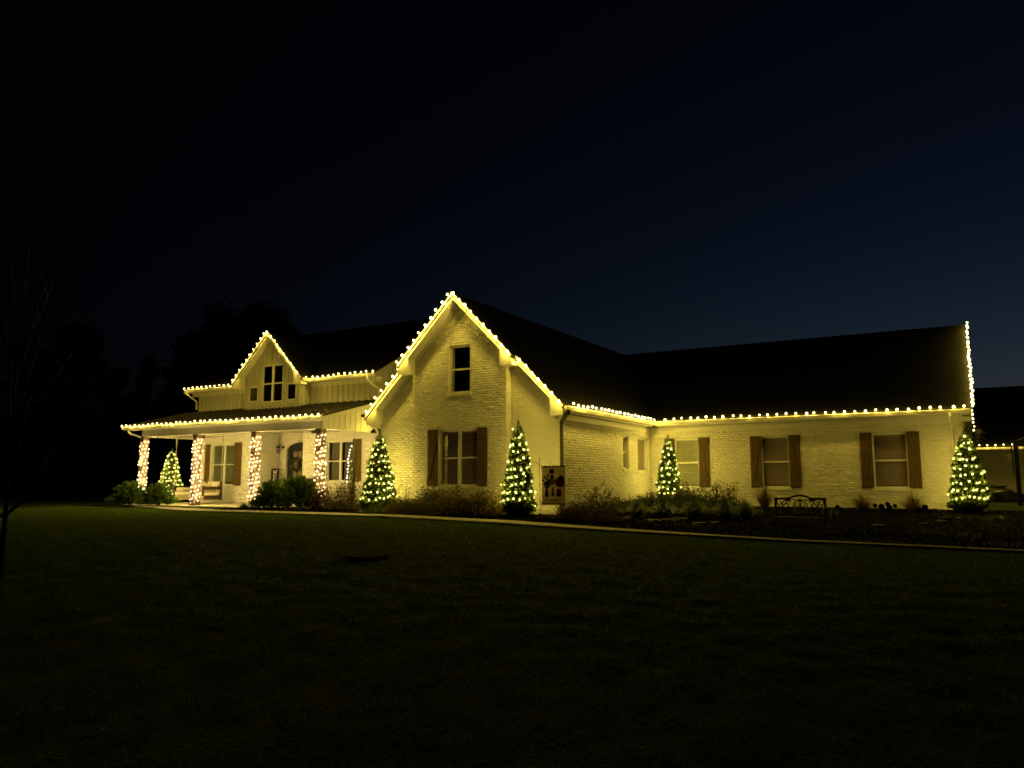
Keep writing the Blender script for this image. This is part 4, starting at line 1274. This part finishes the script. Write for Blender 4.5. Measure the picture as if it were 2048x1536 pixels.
# ------------------------------------------------------------------ porch furniture and fittings
sx0, sx1, sy0, sy1 = -30.65, -28.65, 22.0, 22.98
sw = thing('porch_swing', 'hanging daybed swing with cream cushions behind the second column', 'swing', ((sx0 + sx1) / 2, 22.5, 0))
mb = MB(); mb.box(sx0, sx1, sy0, sy0 + .05, .0, .17); mb.build('front_apron', M['swing_pale'], sw)
mb = MB(); mb.box(sx0 + .05, sx1 - .05, sy0 + .05, sy1 - .05, .06, .12); mb.build('seat_deck', M['swing_wood'], sw)
for xx in (sx0, sx1 - .05):
    mb = MB(); mb.box(xx, xx + .05, sy0 + .051, sy1, .0, .15); mb.box(xx, xx + .05, sy0, sy1, .42, .57); mb.box(xx - .005, xx + .055, sy1 - .05, sy1 + .03, -.02, .80); mb.box(xx - .005, xx + .055, sy0 - .01, sy0 + .06, .171, .60); mb.build('end_frame', M['swing_wood'], sw)
mb = MB(); mb.box(sx0 + .06, sx1 - .06, sy1 - .03, sy1 + .01, .12, .30); mb.box(sx0 + .06, sx1 - .06, sy1 - .03, sy1 + .01, .42, .60); mb.build('back_rail', M['swing_wood'], sw)


def cushion(name, c, s, parent, tilt=0.0, rz_=0.0):
    import bmesh
    bm_ = bmesh.new(); bmesh.ops.create_cube(bm_, size=1.0); bmesh.ops.subdivide_edges(bm_, edges=bm_.edges[:], cuts=5, use_grid_fill=True)
    for v in bm_.verts:
        x, y, z = v.co; ex = 1 - (2 * abs(x)) ** 4 * .12; 
        k = (1 - (2 * abs(x)) ** 3 * .55) * (1 - (2 * abs(z)) ** 3 * .55); v.co = Vector((x * s[0] * (1 - .1 * (1 - (2 * z) ** 2)), y * s[1] * k, z * s[2] * (1 - .08 * (1 - (2 * x) ** 2))))
    me = bpy.data.meshes.new(name); bm_.to_mesh(me); bm_.free(); me.materials.append(M['cushion']); me.polygons.foreach_set('use_smooth', [True] * len(me.polygons))
    o = bpy.data.objects.new(name, me); link(o, parent, c); o.rotation_euler = (tilt, 0, rz_); return o


mb = MB(); mb.box(sx0 + .055, sx1 - .055, sy0 + .02, sy1 - .06, .17, .335); o = mb.build('seat_cushion', M['cushion'], sw)
bv = o.modifiers.new('b', 'BEVEL'); bv.width = .05; bv.segments = 3
mb = MB(); mb.lathe([(.0, 0), (.085, .01), (.10, .04), (.10, .72), (.085, .75), (.0, .76)], (sx0 + .18, sy0 + .06, .43), 14, 'y'); mb.build('bolster', M['cushion'], sw, smooth=True)
cushion('pillow', ((sx0 + .72), sy1 - .16, .55), (.6, .2, .46), sw, -.28); cushion('pillow', ((sx1 - .42), sy1 - .16, .57), (.72, .22, .46), sw, -.28, .05); cushion('pillow', (sx1 - .98, sy1 - .18, .52), (.5, .18, .4), sw, -.3)
for (xx, yy) in ((sx0 + .025, sy0 + .02), (sx1 - .025, sy0 + .02), (sx0 + .025, sy1 - .03), (sx1 - .025, sy1 - .03)):
    mb = MB(); mb.tube([(xx, yy, .02), (xx, yy, 1.5), (xx, yy, 3.05)], .016, 6); mb.tube([(xx, yy, 2.45), (xx + .01, yy, 2.58), (xx, yy, 2.72)], .03, 6); mb.build('rope', M['rope'], sw)

for (x_, lab) in ((-29.45, 'flat ceiling fan above the porch swing'), (-22.51, 'flat ceiling fan behind the rightmost column')):
    t = thing('ceiling_fan', lab, 'fan', (x_, 22.4, 2.78), 'porch ceiling fans')
    mb = MB(); mb.lathe([(.0, 0), (.13, .0), (.15, .03), (.15, .10), (.05, .12), (.0, .12)], (x_, 22.4, 2.70), 16); mb.build('motor', M['black'], t)
    mb = MB(); mb.tube([(x_, 22.4, 2.81), (x_, 22.4, 3.06)], .02, 8); mb.build('downrod', M['black'], t)
    for k in range(4):
        a = .35 + k * math.pi / 2; ca, sa = math.cos(a), math.sin(a)
        ring = [(x_ + r * ca - w_ * sa, 22.4 + r * sa + w_ * ca, 2.755) for r, w_ in ((.14, -.04), (1.0, -.07), (1.02, .07), (.14, .04))]
        mb = MB(); mb.prism(ring, (0, 0, .012)); mb.build('blade', M['swing_wood'], t)

# wall lantern by the door
lx, ly, lz = -27.12, 24.74, 2.22
t = thing('wall_lantern', 'unlit black wall lantern left of the front door', 'lantern', (lx, 24.98, 2.2))
mb = MB(); mb.lathe([(.0, 0), (.07, 0), (.07, -.02), (.0, -.02)], (lx + .06, 24.985, lz + .12), 14, 'y'); mb.build('back_plate', M['iron'], t)
mb = MB(); mb.tube([(lx + .06, 24.97, lz + .12), (lx + .04, 24.86, lz + .24), (lx, ly, lz + .25), (lx, ly, lz + .17)], .012, 6); mb.build('arm', M['iron'], t)
mb = MB(); mb.lathe([(.02, .17), (.05, .15), (.13, .10), (.135, .09), (.0, .09)], (lx, ly, lz), 16); mb.build('hood', M['iron'], t)
mb = MB()
for k in range(6):
    a = k * math.pi / 3; mb.tube([(lx + .08 * math.cos(a), ly + .08 * math.sin(a), lz + .09), (lx + .085 * math.cos(a), ly + .085 * math.sin(a), lz - .10), (lx + .04 * math.cos(a), ly + .04 * math.sin(a), lz - .17)], .006, 4)
for zz, r in ((-.02, .084), (-.10, .086), (-.17, .042)):
    mb.tube([(lx + r * math.cos(k * math.pi / 8), ly + r * math.sin(k * math.pi / 8), lz + zz) for k in range(17)], .006, 4)
mb.build('cage', M['iron'], t)
mb = MB(); mb.lathe([(.03, .09), (.062, .06), (.065, -.1), (.04, -.15), (.0, -.15)], (lx, ly, lz), 12); mb.build('glass_jar', M['glass'], t)

# tall welcome board leaning in the corner of the entry, turned to the lawn
WRD = 'WELCOME'
c0 = Vector((-27.06, 24.52, -.19)); rgt = Vector((math.cos(.55), math.sin(.55), 0)); nrm = Vector((math.sin(.55), -math.cos(.55), 0)); upv = Vector((0, 0, 1)) - nrm * .06
t = thing('welcome_sign', 'tall dark welcome board with white letters left of the door', 'sign', c0)


def sp(a, b, d): return c0 + rgt * a + upv * b + nrm * d


mb = MB(); mb.prism([sp(-.17, 0, 0), sp(.17, 0, 0), sp(.17, 1.56, 0), sp(-.17, 1.56, 0)], nrm * .025); mb.build('board', M['sign_black'], t)
GL = {'W': [((-.5, 1), (-.28, 0)), ((-.28, 0), (0, .8)), ((0, .8), (.28, 0)), ((.28, 0), (.5, 1)), ((-.62, 1), (-.35, 1)), ((.35, 1), (.62, 1))],
      'E': [((-.3, 0), (-.3, 1)), ((-.42, 1), (.4, 1)), ((-.42, 0), (.42, 0)), ((-.3, .52), (.2, .52)), ((.4, 1), (.4, .78)), ((.42, 0), (.42, .24)), ((.2, .64), (.2, .40))],
      'L': [((-.25, 0), (-.25, 1)), ((-.42, 1), (-.05, 1)), ((-.42, 0), (.42, 0)), ((.42, 0), (.42, .28))],
      'C': [((.4, .8), (.1, 1)), ((.1, 1), (-.25, .9)), ((-.25, .9), (-.42, .5)), ((-.42, .5), (-.25, .1)), ((-.25, .1), (.1, 0)), ((.1, 0), (.42, .2)), ((.4, 1), (.4, .7))],
      'O': [((0, 1), (-.35, .85)), ((-.35, .85), (-.45, .5)), ((-.45, .5), (-.35, .15)), ((-.35, .15), (0, 0)), ((0, 0), (.35, .15)), ((.35, .15), (.45, .5)), ((.45, .5), (.35, .85)), ((.35, .85), (0, 1))],
      'M': [((-.4, 0), (-.4, 1)), ((-.4, 1), (0, .25)), ((0, .25), (.4, 1)), ((.4, 1), (.4, 0)), ((-.55, 0), (-.25, 0)), ((.25, 0), (.55, 0)), ((-.55, 1), (-.35, 1)), ((.35, 1), (.55, 1))]}
for k, ch in enumerate(WRD):
    mb = MB(); hb = 1.33 - k * .205; s_ = .155
    for j, ((xa, ya), (xb, yb)) in enumerate(GL[ch]):
        a = Vector((xa * s_, hb + ya * s_)); b = Vector((xb * s_, hb + yb * s_)); dd = (b - a); L_ = dd.length; dd.normalize(); nn = Vector((-dd.y, dd.x)) * (.008 if abs(dd.y) < .3 else .012)
        a = a - dd * .008; b = b + dd * .008; d0 = .0255 + .0004 * j
        mb.prism([sp(a.x + nn.x, a.y + nn.y, d0), sp(b.x + nn.x, b.y + nn.y, d0), sp(b.x - nn.x, b.y - nn.y, d0), sp(a.x - nn.x, a.y - nn.y, d0)], nrm * .006)
    mb.build('letter', M['white_letter'], t)

# wreath on the left door leaf
wc = Vector((-26.27, 25.06, 1.56)); n = 900
a = RNG.uniform(0, 6.28, n); rr = .24 + RNG.normal(0, .045, n)
p = np.stack([wc.x + rr * np.cos(a), wc.y - np.abs(RNG.normal(0, .03, n)), wc.z + rr * np.sin(a)], 1)
ax = unit(np.stack([-np.sin(a) + np.cos(a) * .6, RNG.normal(-.4, .4, n), np.cos(a) + np.sin(a) * .6], 1) + RNG.normal(0, .5, (n, 3))); sd = unit(np.cross(ax, RNG.normal(0, 1, (n, 3))))
v, f_ = diamonds(p, ax, sd, RNG.uniform(.05, .10, n), RNG.uniform(.02, .04, n))
t = thing('door_wreath', 'green leaf wreath hanging on the front door', 'wreath', (wc.x, wc.y, wc.z - .28))
np_mesh('leaves', v, f_, M['gloss_leaf'], t)
mb = MB(); mb.tube([(wc.x + .24 * math.cos(k * math.pi / 12), wc.y + .005, wc.z + .24 * math.sin(k * math.pi / 12)) for k in range(25)], .02, 6); mb.build('ring', M['bark'], t)

# porch chair between door and window
cx_, cy2 = -23.92, 23.15
t = thing('porch_chair', 'dark porch chair with pale cushion between door and window', 'chair', (cx_, cy2, -.2))
mb = MB(); mb.box(cx_ - .30, cx_ + .30, cy2 - .30, cy2 + .26, .20, .24); mb.build('seat', M['swing_wood'], t)
mb = MB(); mb.box(cx_ - .26, cx_ + .26, cy2 - .27, cy2 + .20, .241, .32); mb.build('cushion', M['cushion'], t)
mb = MB(); mb.box(cx_ - .32, cx_ + .32, cy2 + .27, cy2 + .31, .78, .92); mb.box(cx_ - .30, cx_ + .30, cy2 + .27, cy2 + .31, .30, .36); mb.build('back_rail', M['swing_wood'], t)
for k in range(5):
    mb = MB(); xx = cx_ - .24 + k * .12; mb.box(xx - .025, xx + .025, cy2 + .28, cy2 + .30, .361, .779); mb.build('slat', M['swing_wood'], t)
for (xx, yy, hh2) in ((-.29, -.27, .45), (.29, -.27, .45), (-.29, .29, .78), (.29, .29, .78)):
    mb = MB(); mb.box(cx_ + xx - .025, cx_ + xx + .025, cy2 + yy - .025, cy2 + yy + .025, -.2, hh2); mb.build('leg', M['swing_wood'], t)
for xx in (-.31, .31):
    mb = MB(); mb.box(cx_ + xx - .04, cx_ + xx + .04, cy2 - .32, cy2 + .26, .451, .48); mb.build('arm', M['swing_wood'], t)

# ------------------------------------------------------------------ garden flag on its stand
FY = 16.75
fp = at(1079, 930, 'y', FY); fx = fp.x; fz = at(1079, 932, 'y', FY).z; fg = gz(fx, FY)
sc_ = depth_of(fx, FY) / FPX / .8592
t = thing('flag_stand', 'thin black iron stand holding the garden flag', 'stand', (fx, FY, fg))
mb = MB(); mb.tube([(fx + .02, FY, fg - .05), (fx, FY, fz + .16)], .007, 6); mb.lathe([(.0, 0), (.014, .02), (.0, .07)], (fx, FY, fz + .15), 8); mb.build('pole', M['iron'], t)
fw = at(1130, 970, 'y', FY).x - at(1083, 970, 'y', FY).x; x0f = at(1083, 970, 'y', FY).x
mb = MB(); pts = [(fx, FY, fz), (x0f + fw + .03, FY, fz)]
for k in range(9):
    a = -math.pi / 2 + k * math.pi * 1.4 / 8; pts.append((x0f + fw + .05 + .035 * math.cos(a), FY, fz + .035 + .035 * math.sin(a)))
mb.tube(pts, .006, 6); mb.build('flag_arm', M['iron'], t)
mb = MB(); mb.tube([(fx - .24 + .24 * math.sin(k * math.pi / 2 / 8), FY, fz + .12 * math.cos(k * math.pi / 2 / 8)) for k in range(9)], .006, 6); mb.tube([(fx - .24, FY, fz + .12), (fx - .30, FY, fz + .10), (fx - .31, FY, fz + .02)], .006, 6); mb.build('lantern_arm', M['iron'], t)
lxx = fx - .31; lzz = at(1060, 966, 'y', FY).z
t2 = thing('hanging_lantern', 'small dark box lantern hanging before the flag cone', 'lantern', (lxx, FY, lzz))
mb = MB(); mb.box(lxx - .075, lxx + .075, FY - .06, FY + .06, lzz, lzz + .02); mb.box(lxx - .075, lxx + .075, FY - .06, FY + .06, lzz + .21, lzz + .235)
for (aa, bb) in ((-.07, -.055), (.07, -.055), (-.07, .055), (.07, .055)): mb.box(lxx + aa - .006, lxx + aa + .006, FY + bb - .006, FY + bb + .006, lzz + .02, lzz + .21)
mb.build('frame', M['chrome'], t2)
mb = MB(); mb.box(lxx - .055, lxx + .055, FY - .04, FY + .04, lzz + .021, lzz + .209); mb.build('body', M['black'], t2)
mb = MB(); mb.tube([(lxx, FY, lzz + .235), (lxx, FY, fz + .02)], .004, 5); mb.build('hook', M['iron'], t2)
fl = thing('garden_flag', 'garden flag printed with navy, clear and red flower vases', 'flag', (x0f + fw / 2, FY, fz - .8))
fb = at(1100, 1010, 'y', FY).z; fh = fz - fb
Fp = lambda a, b, d=0: (x0f + a * fw, FY - .004 - d + .012 * math.sin(a * 5 + b * 3), fb + b * fh)
V = []; Fc = []
for i in range(13):
    for j in range(15): V.append(Fp(i / 12, j / 14))
for i in range(12):
    for j in range(14): Fc.append((i * 15 + j, (i + 1) * 15 + j, (i + 1) * 15 + j + 1, i * 15 + j + 1))
o = np_mesh('cloth', V, Fc, M['flag'], fl, smooth=True); sm = o.modifiers.new('s', 'SOLIDIFY'); sm.thickness = .003


def blob(name, mat, ca, cb, ra, rb, d, n=16, jag=0.0):
    ring = []
    for k in range(n):
        q_ = 2 * math.pi * k / n; j_ = 1 + jag * math.sin(k * 2.4) * random.random()
        ring.append(Fp(ca + ra * math.cos(q_) * j_, cb + rb * math.sin(q_) * j_, d))
    mb = MB(); mb.prism(ring, (0, -.001, 0)); mb.build(name, M[mat], fl)


def fpoly(name, mat, pts, d):
    mb = MB(); mb.prism([Fp(a_, b_, d) for a_, b_ in pts], (0, -.001, 0)); mb.build(name, M[mat], fl)


for k in range(9):
    for (za, zb_) in ((.955, 1.0), (.0, .052)):
        a_ = .015 + k * .112; fpoly('check_print', 'flag_maroon', [(a_, za), (a_ + .07, za), (a_ + .07, zb_), (a_, zb_)], .003)
fpoly('vase_print', 'flag_navy', [(.14, .20), (.30, .20), (.31, .27), (.27, .36), (.27, .42), (.17, .42), (.17, .36), (.13, .27)], .003)
fpoly('vase_print', 'flag_red', [(.65, .21), (.86, .21), (.87, .30), (.84, .42), (.68, .42), (.64, .30)], .003)
fpoly('stem_print', 'flag_green', [(.42, .22), (.56, .22), (.53, .46), (.46, .46)], .003)
blob('flower_print', 'flag_red', .80, .58, .19, .13, .004, 18, .25); blob('flower_print', 'flag_maroon', .84, .68, .11, .08, .006, 12, .3)
blob('flower_print', 'flag_green', .25, .52, .13, .10, .004, 14, .3); blob('flower_print', 'flag_ochre', .46, .60, .16, .09, .004, 16, .35)
for (a_, b_) in ((.09, .63), (.15, .70), (.28, .75), (.13, .55), (.24, .66), (.33, .62)): blob('flower_print', 'flag_navy', a_, b_, .055, .032, .006, 10)
fpoly('patch_print', 'flag_maroon', [(.36, .80), (.55, .80), (.55, .91), (.36, .91)], .003); blob('flower_print', 'flag_green', .46, .72, .09, .06, .006, 12, .3)
for (a_, b_) in ((.08, .86), (.22, .87), (.70, .86), (.82, .86), (.68, .80), (.83, .77), (.08, .76), (.07, .22), (.93, .23)): blob('dot_print', 'flag_maroon', a_, b_, .02, .012, .003, 8)
for k in range(15):
    a_ = .09 + k * .053; hh3 = .045 + (.03 if k in (9, 10, 14) else 0) + .01 * math.sin(k * 2.1)
    fpoly('lettering_print', 'flag_maroon', [(a_, .10), (a_ + .028, .10), (a_ + .026, .10 + hh3), (a_ + .006, .10 + hh3)], .003)

# ------------------------------------------------------------------ scrolled iron bench
BY = 19.6
bl, br = at(1549, 1000, 'y', BY), at(1652, 1000, 'y', BY)
bx0, bx1 = bl.x, br.x; bw = bx1 - bx0; btop = at(1550, 997, 'y', BY).z; bg = gz((bx0 + bx1) / 2, BY) + .03
t = thing('garden_bench', 'black scrolled iron garden bench before the wing', 'bench', ((bx0 + bx1) / 2, BY, bg))
seat_z = btop - .44
P3 = lambda a, b, d=0: (bx0 + a * bw, BY + d, seat_z + b * .44)
for aa in (.02, .98):
    mb = MB(); mb.tube([P3(aa, 1.0), P3(aa, .0, -.02), (bx0 + aa * bw, BY + .02, bg - .05)], .03, 6); mb.build('leg', M['iron'], t)
    mb = MB(); mb.tube([(bx0 + aa * bw, BY - .46, bg - .05), (bx0 + aa * bw, BY - .44, seat_z + .18)], .018, 6); mb.build('leg', M['iron'], t)
    mb = MB(); mb.tube([P3(aa, .5), (bx0 + aa * bw, BY - .25, seat_z + .24), (bx0 + aa * bw, BY - .44, seat_z + .19), (bx0 + aa * bw, BY - .48, seat_z + .12)], .016, 6); mb.build('arm', M['iron'], t)
mb = MB(); mb.tube([P3(a_, 1.0 + .19 * float(sstep(1 - abs(a_ - .5) / .28))) for a_ in np.linspace(.0, 1, 31)], .026, 6); mb.tube([P3(.02, .14), P3(.98, .14)], .016, 6); mb.tube([P3(.22, .97), P3(.5, .93), P3(.78, .97)], .014, 5); mb.build('back_frame', M['iron'], t)


def scroll(c, r, a0, turns, s_=1, n=26):
    out = []
    for k in range(n):
        q_ = k / (n - 1); a_ = a0 + s_ * turns * 2 * math.pi * q_; rr_ = r * (1 - .72 * q_)
        out.append(P3(c[0] + rr_ * math.cos(a_) / bw * .44, c[1] + rr_ * math.sin(a_)))
    return out


mb = MB()
for sgn in (1, -1):
    X_ = lambda a_: .5 + sgn * a_
    sa = 1 if sgn > 0 else -1
    f0 = (lambda a: a) if sgn > 0 else (lambda a: math.pi - a)
    for (c, r, a0, tn, sg) in (((X_(.40), .80), .20, f0(2.2), 1.1, -sa), ((X_(.27), .66), .28, f0(2.6), 1.2, -sa), ((X_(.20), .34), .17, f0(.6), 1.0, sa), ((X_(.40), .34), .17, f0(-2.2), 1.1, sa)):
        mb.tube(scroll(c, r, a0, tn, sg), .014, 5)
    mb.tube([P3(X_(.10), .16), P3(X_(.155), .5), P3(X_(.10), .88)], .014, 5)
    mb.tube([P3(X_(.46), .30), P3(X_(.36), .52), P3(X_(.25), .86), P3(X_(.17), .95)], .014, 5)
    mb.tube([P3(X_(.44), .62), P3(X_(.33), .40), P3(X_(.22), .18)], .014, 5)
    mb.tube([P3(X_(.0), .98), P3(X_(.03), 1.08), P3(X_(.06), 1.16)], .008, 5)
    mb.tube([P3(.5, .42), P3(X_(.04), .62), P3(X_(.075), .58), P3(X_(.06), .48)], .012, 5)
mb.tube([P3(.5 + .10 * math.cos(k * math.pi / 12), .54 + .36 * math.sin(k * math.pi / 12)) for k in range(25)], .014, 5)
mb.tube([P3(.5, .16), P3(.5, .45), P3(.5, .92)], .014, 5); mb.prism([P3(.5, .50), P3(.525, .68), P3(.5, .90), P3(.475, .68)], (0, .02, 0))
mb.build('scrollwork', M['iron'], t)
for k in range(7):
    mb = MB(); yy = BY - .06 - k * .06; mb.box(bx0 + .02 * bw, bx0 + .98 * bw, yy - .02, yy + .02, seat_z, seat_z + .012); mb.build('seat_slat', M['iron'], t)

# ------------------------------------------------------------------ gooseneck barn lamps on the end wall
for k, (yy, lab) in enumerate(((26.0, 'nearest unlit gooseneck lamp on the wing end wall'), (29.0, 'middle unlit gooseneck lamp on the wing end wall'), (32.0, 'farthest unlit gooseneck lamp on the wing end wall'))):
    t = thing('gooseneck_lamp', lab, 'lamp', (.2, yy, 2.15), 'gooseneck lamps on the end wall')
    mb = MB(); mb.tube([(-.14, yy, 2.30), (-.05, yy, 2.36), (.03, yy, 2.52), (.12, yy, 2.55), (.20, yy, 2.48), (.22, yy, 2.34)], .012, 6); mb.build('arm', M['iron'], t)
    mb = MB(); mb.lathe([(.03, .20), (.05, .15), (.10, .12), (.19, .02), (.195, 0), (.18, .005), (.09, .10), (.03, .13)], (.22, yy, 2.14), 18); mb.build('shade', M['iron'], t)
    mb = MB(); mb.lathe([(.0, .02), (.03, .03), (.035, .06), (.02, .10), (.0, .11)], (.22, yy, 2.14), 10); mb.build('bulb', M['trim'], t)

# ------------------------------------------------------------------ garage behind, basketball goal, parked vehicle
gar = thing('garage', 'pale brick garage with dark roof behind the right end of the house', 'garage', (5, 56, -.5))
mb = MB(); mb.box(-6, 12, 52.4, 52.6, -.8, 2.7); mb.box(-6, -5.8, 52.6, 62, -.8, 2.7); mb.box(11.8, 12, 52.6, 62, -.8, 2.7); mb.build('wall', M['brick'], gar)
mb = MB(); mb.prism([(-6.4, 52.0, 2.80), (12.4, 52.0, 2.80), (12.4, 57.3, 6.72), (-6.4, 57.3, 6.72)], (0, 0, -.12)); mb.prism([(-6.4, 57.3, 6.72), (12.4, 57.3, 6.72), (12.4, 62.5, 2.80), (-6.4, 62.5, 2.80)], (0, 0, -.12)); mb.build('roof', M['roof'], gar)
mb = MB(); mb.box(-6.4, 12.4, 51.98, 52.02, 2.56, 2.70); mb.build('fascia', M['trim'], gar)
mb = MB(); mb.box(-6.3, 12.3, 51.85, 51.97, 2.60, 2.72); mb.build('gutter', M['gutter'], gar)
light_string('row of bulbs along the far garage eave', [(-6.2, 51.80, 2.84), (12.2, 51.80, 2.84)], B_ROOF, .40)

gy = 33.0; gx_ = 1.38
t = thing('basketball_goal', 'dark basketball goal pole with braces beside the driveway', 'basketball goal', (gx_, gy, -.25))
mb = MB(); mb.box(gx_ - .07, gx_ + .07, gy - .07, gy + .07, -.25, 2.25); mb.build('pole', M['iron'], t)
for (za, zb_) in ((2.05, 2.55), (1.75, 2.2)):
    mb = MB(); mb.tube([(gx_ + .03, gy, 2.22 if za > 2 else 2.14), (gx_ + 1.3, gy - .1, 1.70 if za < 2 else 2.75)], .04, 4); mb.build('brace_arm', M['iron'], t)
mb = MB(); mb.tube([(gx_ - .14, gy - .1, 2.2), (gx_ - .12, gy - .1, 1.0), (gx_ - .05, gy - .08, .98)], .022, 5); rod = mb.build('adjusting_rod', M['iron'], t)
mb = MB(); mb.tube([(gx_ - .15 - .06 + .06 * math.cos(k * math.pi / 6), gy - .1, 1.66 + .10 * math.sin(k * math.pi / 6)) for k in range(13)], .012, 5); mb.build('handle', M['gutter'], rod)
mb = MB(); mb.box(gx_ + 1.32, gx_ + 1.36, gy - 1.0, gy + .8, 2.4, 3.5); mb.build('backboard', M['trim'], t)

vy = 40.0
t = thing('parked_vehicle', 'dark glossy low vehicle parked behind the right end cone', 'vehicle', (1.2, vy, -.4))
prof = [(.35, -.12), (.30, .10), (.42, .26), (.75, .38), (1.05, .44), (1.35, .46), (1.55, .30), (2.0, .24), (2.6, .20), (2.75, -.0), (2.7, -.14)]
mb = MB(); mb.prism([(a_, vy, b_) for a_, b_ in prof], (0, 1.3, 0)); o = mb.build('body', M['car'], t); bv = o.modifiers.new('b', 'BEVEL'); bv.width = .06; bv.segments = 3
mb = MB(); mb.prism([(.10, vy + .1, .78), (.45, vy + .1, .72), (.85, vy + .1, .60), (1.25, vy + .1, .62), (1.27, vy + .1, .58), (1.0, vy + .1, .46), (.2, vy + .1, .50)], (0, 1.0, 0)); o = mb.build('seat', M['car'], t); bv = o.modifiers.new('b', 'BEVEL'); bv.width = .03; bv.segments = 2
mb = MB(); mb.box(1.08, 1.16, vy + .3, vy + .9, .44, .60); mb.build('seat_bracket', M['car'], t)
mb = MB(); mb.tube([(1.18, vy - .02, .58), (1.15, vy - .02, .50), (1.28, vy - .02, .47)], .016, 5); mb.tube([(1.30, vy - .02, .40), (1.34, vy - .02, .30), (1.55, vy - .02, .26)], .014, 5); mb.build('handlebar', M['chrome'], t)
mb = MB(); mb.tube([(1.95, vy + .2, .24), (2.05, vy + .2, .62), (2.2, vy + .2, .78)], .03, 5); mb.build('bar', M['car'], t)
for (xx, yy) in ((.85, vy - .10), (2.15, vy - .10), (.85, vy + 1.22), (2.15, vy + 1.22)):
    mb = MB(); mb.lathe([(.10, 0), (.30, 0), (.33, .04), (.33, .16), (.30, .20), (.10, .20)], (xx, yy, -.08), 18, 'y'); o = mb.build('wheel', M['tyre'], t)

# ------------------------------------------------------------------ trees behind and beside the lawn
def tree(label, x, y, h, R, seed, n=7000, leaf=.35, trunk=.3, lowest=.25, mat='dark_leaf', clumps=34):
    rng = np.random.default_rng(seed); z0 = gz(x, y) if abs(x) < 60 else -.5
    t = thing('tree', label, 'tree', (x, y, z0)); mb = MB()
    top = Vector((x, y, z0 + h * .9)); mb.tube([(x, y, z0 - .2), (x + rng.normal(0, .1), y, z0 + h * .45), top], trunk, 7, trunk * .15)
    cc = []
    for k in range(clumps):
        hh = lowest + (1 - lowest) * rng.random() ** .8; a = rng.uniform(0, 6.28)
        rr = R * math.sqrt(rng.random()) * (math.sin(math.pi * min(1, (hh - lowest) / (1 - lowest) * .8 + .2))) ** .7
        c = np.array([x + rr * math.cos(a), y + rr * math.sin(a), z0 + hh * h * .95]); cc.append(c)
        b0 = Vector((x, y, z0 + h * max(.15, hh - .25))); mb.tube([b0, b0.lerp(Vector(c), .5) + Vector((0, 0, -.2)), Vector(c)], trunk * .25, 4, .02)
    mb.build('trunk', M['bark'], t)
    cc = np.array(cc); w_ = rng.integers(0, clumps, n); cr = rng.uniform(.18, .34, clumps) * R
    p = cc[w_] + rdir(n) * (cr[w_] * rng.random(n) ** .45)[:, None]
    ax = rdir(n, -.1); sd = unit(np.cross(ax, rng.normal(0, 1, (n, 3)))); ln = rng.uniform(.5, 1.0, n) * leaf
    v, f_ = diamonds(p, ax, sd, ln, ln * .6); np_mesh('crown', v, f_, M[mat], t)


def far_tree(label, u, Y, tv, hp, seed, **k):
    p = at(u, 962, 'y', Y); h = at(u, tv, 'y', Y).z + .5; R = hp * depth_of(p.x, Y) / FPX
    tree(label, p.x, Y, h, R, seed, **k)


far_tree('big dark tree rising behind the dormer', 480, 44, 597, 135, 3, n=16000, leaf=.55, trunk=.45, clumps=70)
far_tree('dark tree left of the big tree behind the porch', 372, 46, 660, 60, 4, n=7000, leaf=.5, trunk=.4)
far_tree('tall dark tree at the left horizon', 130, 48, 652, 95, 5, n=11000, leaf=.6, trunk=.4, clumps=50)
far_tree('small pointed dark tree before the left horizon', 284, 50, 708, 34, 6, n=5000, leaf=.5)
far_tree('low dark tree between the left horizon trees', 230, 52, 735, 50, 7, n=5000, leaf=.5)
far_tree('dark tree at the far left edge', 20, 50, 690, 70, 8, n=7000, leaf=.5)
far_tree('low dark thicket tree left of the porch', 190, 46, 850, 120, 9, n=9000, leaf=.5, lowest=.02)
far_tree('low dark thicket tree beyond the porch corner', 330, 50, 820, 110, 10, n=8000, leaf=.5, lowest=.02)
far_tree('low dark thicket tree at the far left', 40, 44, 850, 110, 12, n=8000, leaf=.5, lowest=.02)
far_tree('dark tree behind the middle of the roof', 560, 50, 640, 60, 11, n=5000, leaf=.5)
p = at(12, 1000, 'y', 5.6)
tree('slender young tree close by at the left edge', p.x, 5.6, 4.9, 1.05, 21, n=800, leaf=.06, trunk=.04, lowest=.40, mat='dark_leaf', clumps=40)
